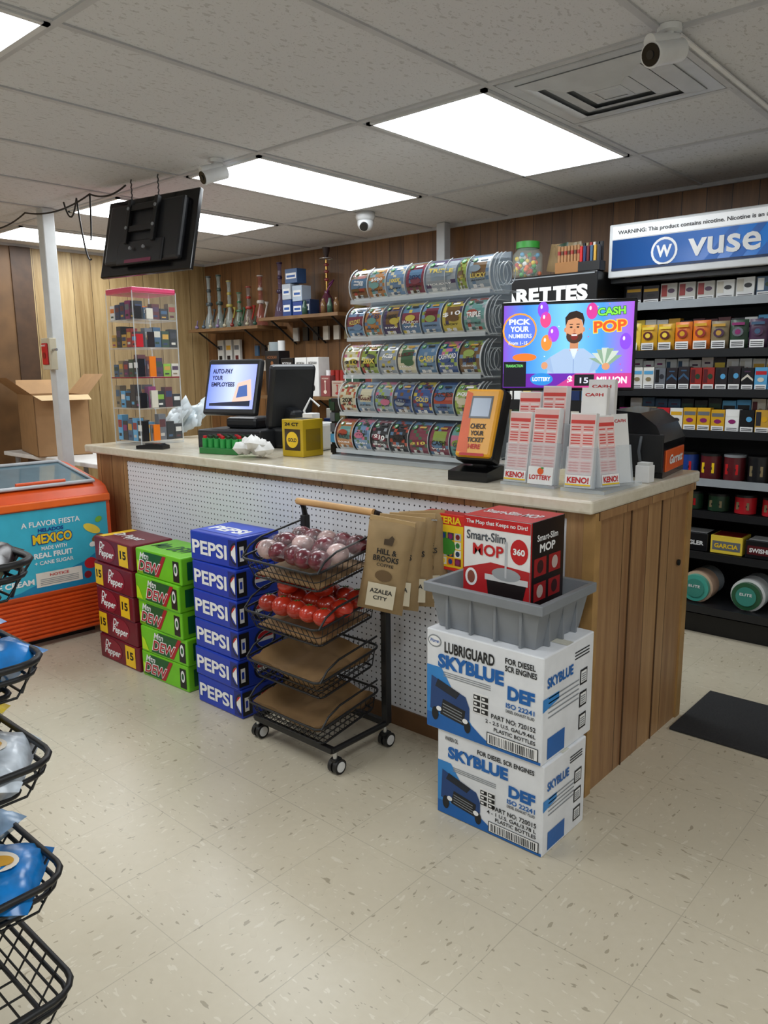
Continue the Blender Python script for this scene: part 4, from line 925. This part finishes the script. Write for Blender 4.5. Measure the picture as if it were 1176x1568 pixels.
# ------------------------------------------------------------------ tv
TM=Matrix.Translation((-3.66,2.32,2.095))@Matrix.Rotation(math.radians(9),4,'Z')@Matrix.Rotation(math.radians(-14),4,'X')
b=B('hanging_television',M=TM); w,h=.34,.205; TVB=M('#1c1d21',.4)
b.box(-w,w,-.005,.02,-h,h,BLKG,.006); b.box(-w*.82,w*.82,-.04,0,-h*.75,h*.8,TVB,.015); b.box(-w*.5,w*.5,-.05,-.035,-h*.8,-h*.2,TVB,.008)
b.box(-.11,.11,-.06,-.045,.0,.03,BLK); b.box(-.11,.11,-.06,-.045,.11,.14,BLK)
for x in(-.1,.1): b.box(x-.012,x+.012,-.066,-.04,-.06,.17,BLK,.003)
for x,z in((-.1,.02),(.1,.02),(-.1,.12),(.1,.12),(-.05,-.09),(.05,-.09)): b.cyl((x,-.07,z),(x,-.062,z),.009,GRY,n=10)
b.text(frame((-.2,-.04,-.1),X3,Z3),'TV',.16,.0,.03,.016,GRY,.002)
b.rect(frame((-.1,-.05,-.16),X3,Z3),.0,.0,.2,.018,M('#7a2a4a',.4),.002)
inv=TM.inverted()
def W(p): return inv@Vector(p)
for x in(-.1,.1):
    p=TM@Vector((x,-.05,.17)); N=8
    for i in range(N):
        z0=p.z+(CZ-p.z)*i/N; z1=p.z+(CZ-p.z)*(i+1)/N; dx=.004*(-1)**i
        b.tube([W((p.x+dx,p.y,z0)),W((p.x-dx,p.y,z1))],.0035,M('#3a3c40',.35),5)
b.done()
b=B('hanging_cables'); CBK=M('#17171a',.5)
def cab(p,q,s): 
    p=Vector(p);q=Vector(q); P=[p.lerp(q,t/12)+Vector((0,0,-s*4*(t/12)*(1-t/12))) for t in range(13)]; b.tube(P,.005,CBK,5)
cab((-4.9,2.26,2.36),(-4.15,2.28,2.36),.04); cab((-4.15,2.28,2.36),(-3.75,2.26,2.34),.03); cab((-4.15,2.28,2.36),(-4.03,2.2,2.10),.06); cab((-5.6,2.3,2.35),(-4.9,2.26,2.36),.03); cab((-4.3,2.28,2.36),(-4.04,2.2,2.0),.1); cab((-4.45,2.28,2.36),(-4.3,2.28,2.36),.09)
b.done()

# ------------------------------------------------------------------ security cameras
b=B('dome_security_camera',loc=(-3.47,3.76,CZ)); WC=M('#e6e8ea',.3)
b.lathe((0,0,0),[(.001,-.001),(.06,-.001),(.062,-.03),(.055,-.05),(.05,-.05)],WC); b.sph((0,0,-.065),.052,WC,20); b.cyl((.018,-.03,-.085),(.026,-.045,-.098),.026,BLKG,n=20); b.done()
def bullet(loc,d,s,name='bullet_security_camera',front=BLKG):
    b=B(name,loc=loc); d=Vector(d).normalized()
    b.cyl((0,0,-.001),(0,0,-.018*s),.035*s,WC); b.tube([(0,0,-.01*s),(0,0,-.035*s),Vector((0,0,-.05*s))+d*.01*s],.014*s,WC,8)
    c=Vector((0,0,-.07*s)); b.cyl(c-d*.05*s,c+d*.07*s,.033*s,WC,n=24); b.cyl(c+d*.07*s,c+d*.08*s,.035*s,WC,n=24); b.cyl(c+d*.08*s,c+d*.083*s,.030*s,front,n=24); b.cyl(c+d*.083*s,c+d*.086*s,.012*s,M('#2a2c30',.1),n=16)
    u=Vector((0,0,1)); b.cyl(c+u*.03*s-d*.03*s,c+u*.036*s+d*.09*s,.02*s,WC,n=16); b.done()
bullet((-3.12,2.36,CZ),(-.2,-.95,-.35),.95)
bullet((-1.0,2.40,CZ),(-.25,-.92,-.28),1.0)
b=B('ceiling_conduit'); b.box(-1.0,-.985,2.45,4.4,CZ-.012,CZ-.0075,WHT); b.done()

# ------------------------------------------------------------------ world + camera
w=bpy.data.worlds.new('world'); bpy.context.scene.world=w; w.use_nodes=True; w.node_tree.nodes['Background'].inputs[0].default_value=(.6,.65,.7,1); w.node_tree.nodes['Background'].inputs[1].default_value=.3
cam=bpy.data.cameras.new('camera'); co=bpy.data.objects.new('camera',cam); bpy.context.collection.objects.link(co)
co.matrix_world=Matrix.Translation((0,0,1.4))@Matrix.Rotation(math.radians(41.6),4,'Z')@Matrix.Rotation(math.radians(90-10.47),4,'X')@Matrix.Rotation(math.radians(-.6),4,'Z')
cam.sensor_fit='HORIZONTAL'; cam.sensor_width=36; cam.lens=36*1180/1176; cam.clip_start=.02
bpy.context.scene.camera=co
bpy.context.scene.view_settings.view_transform='Standard'
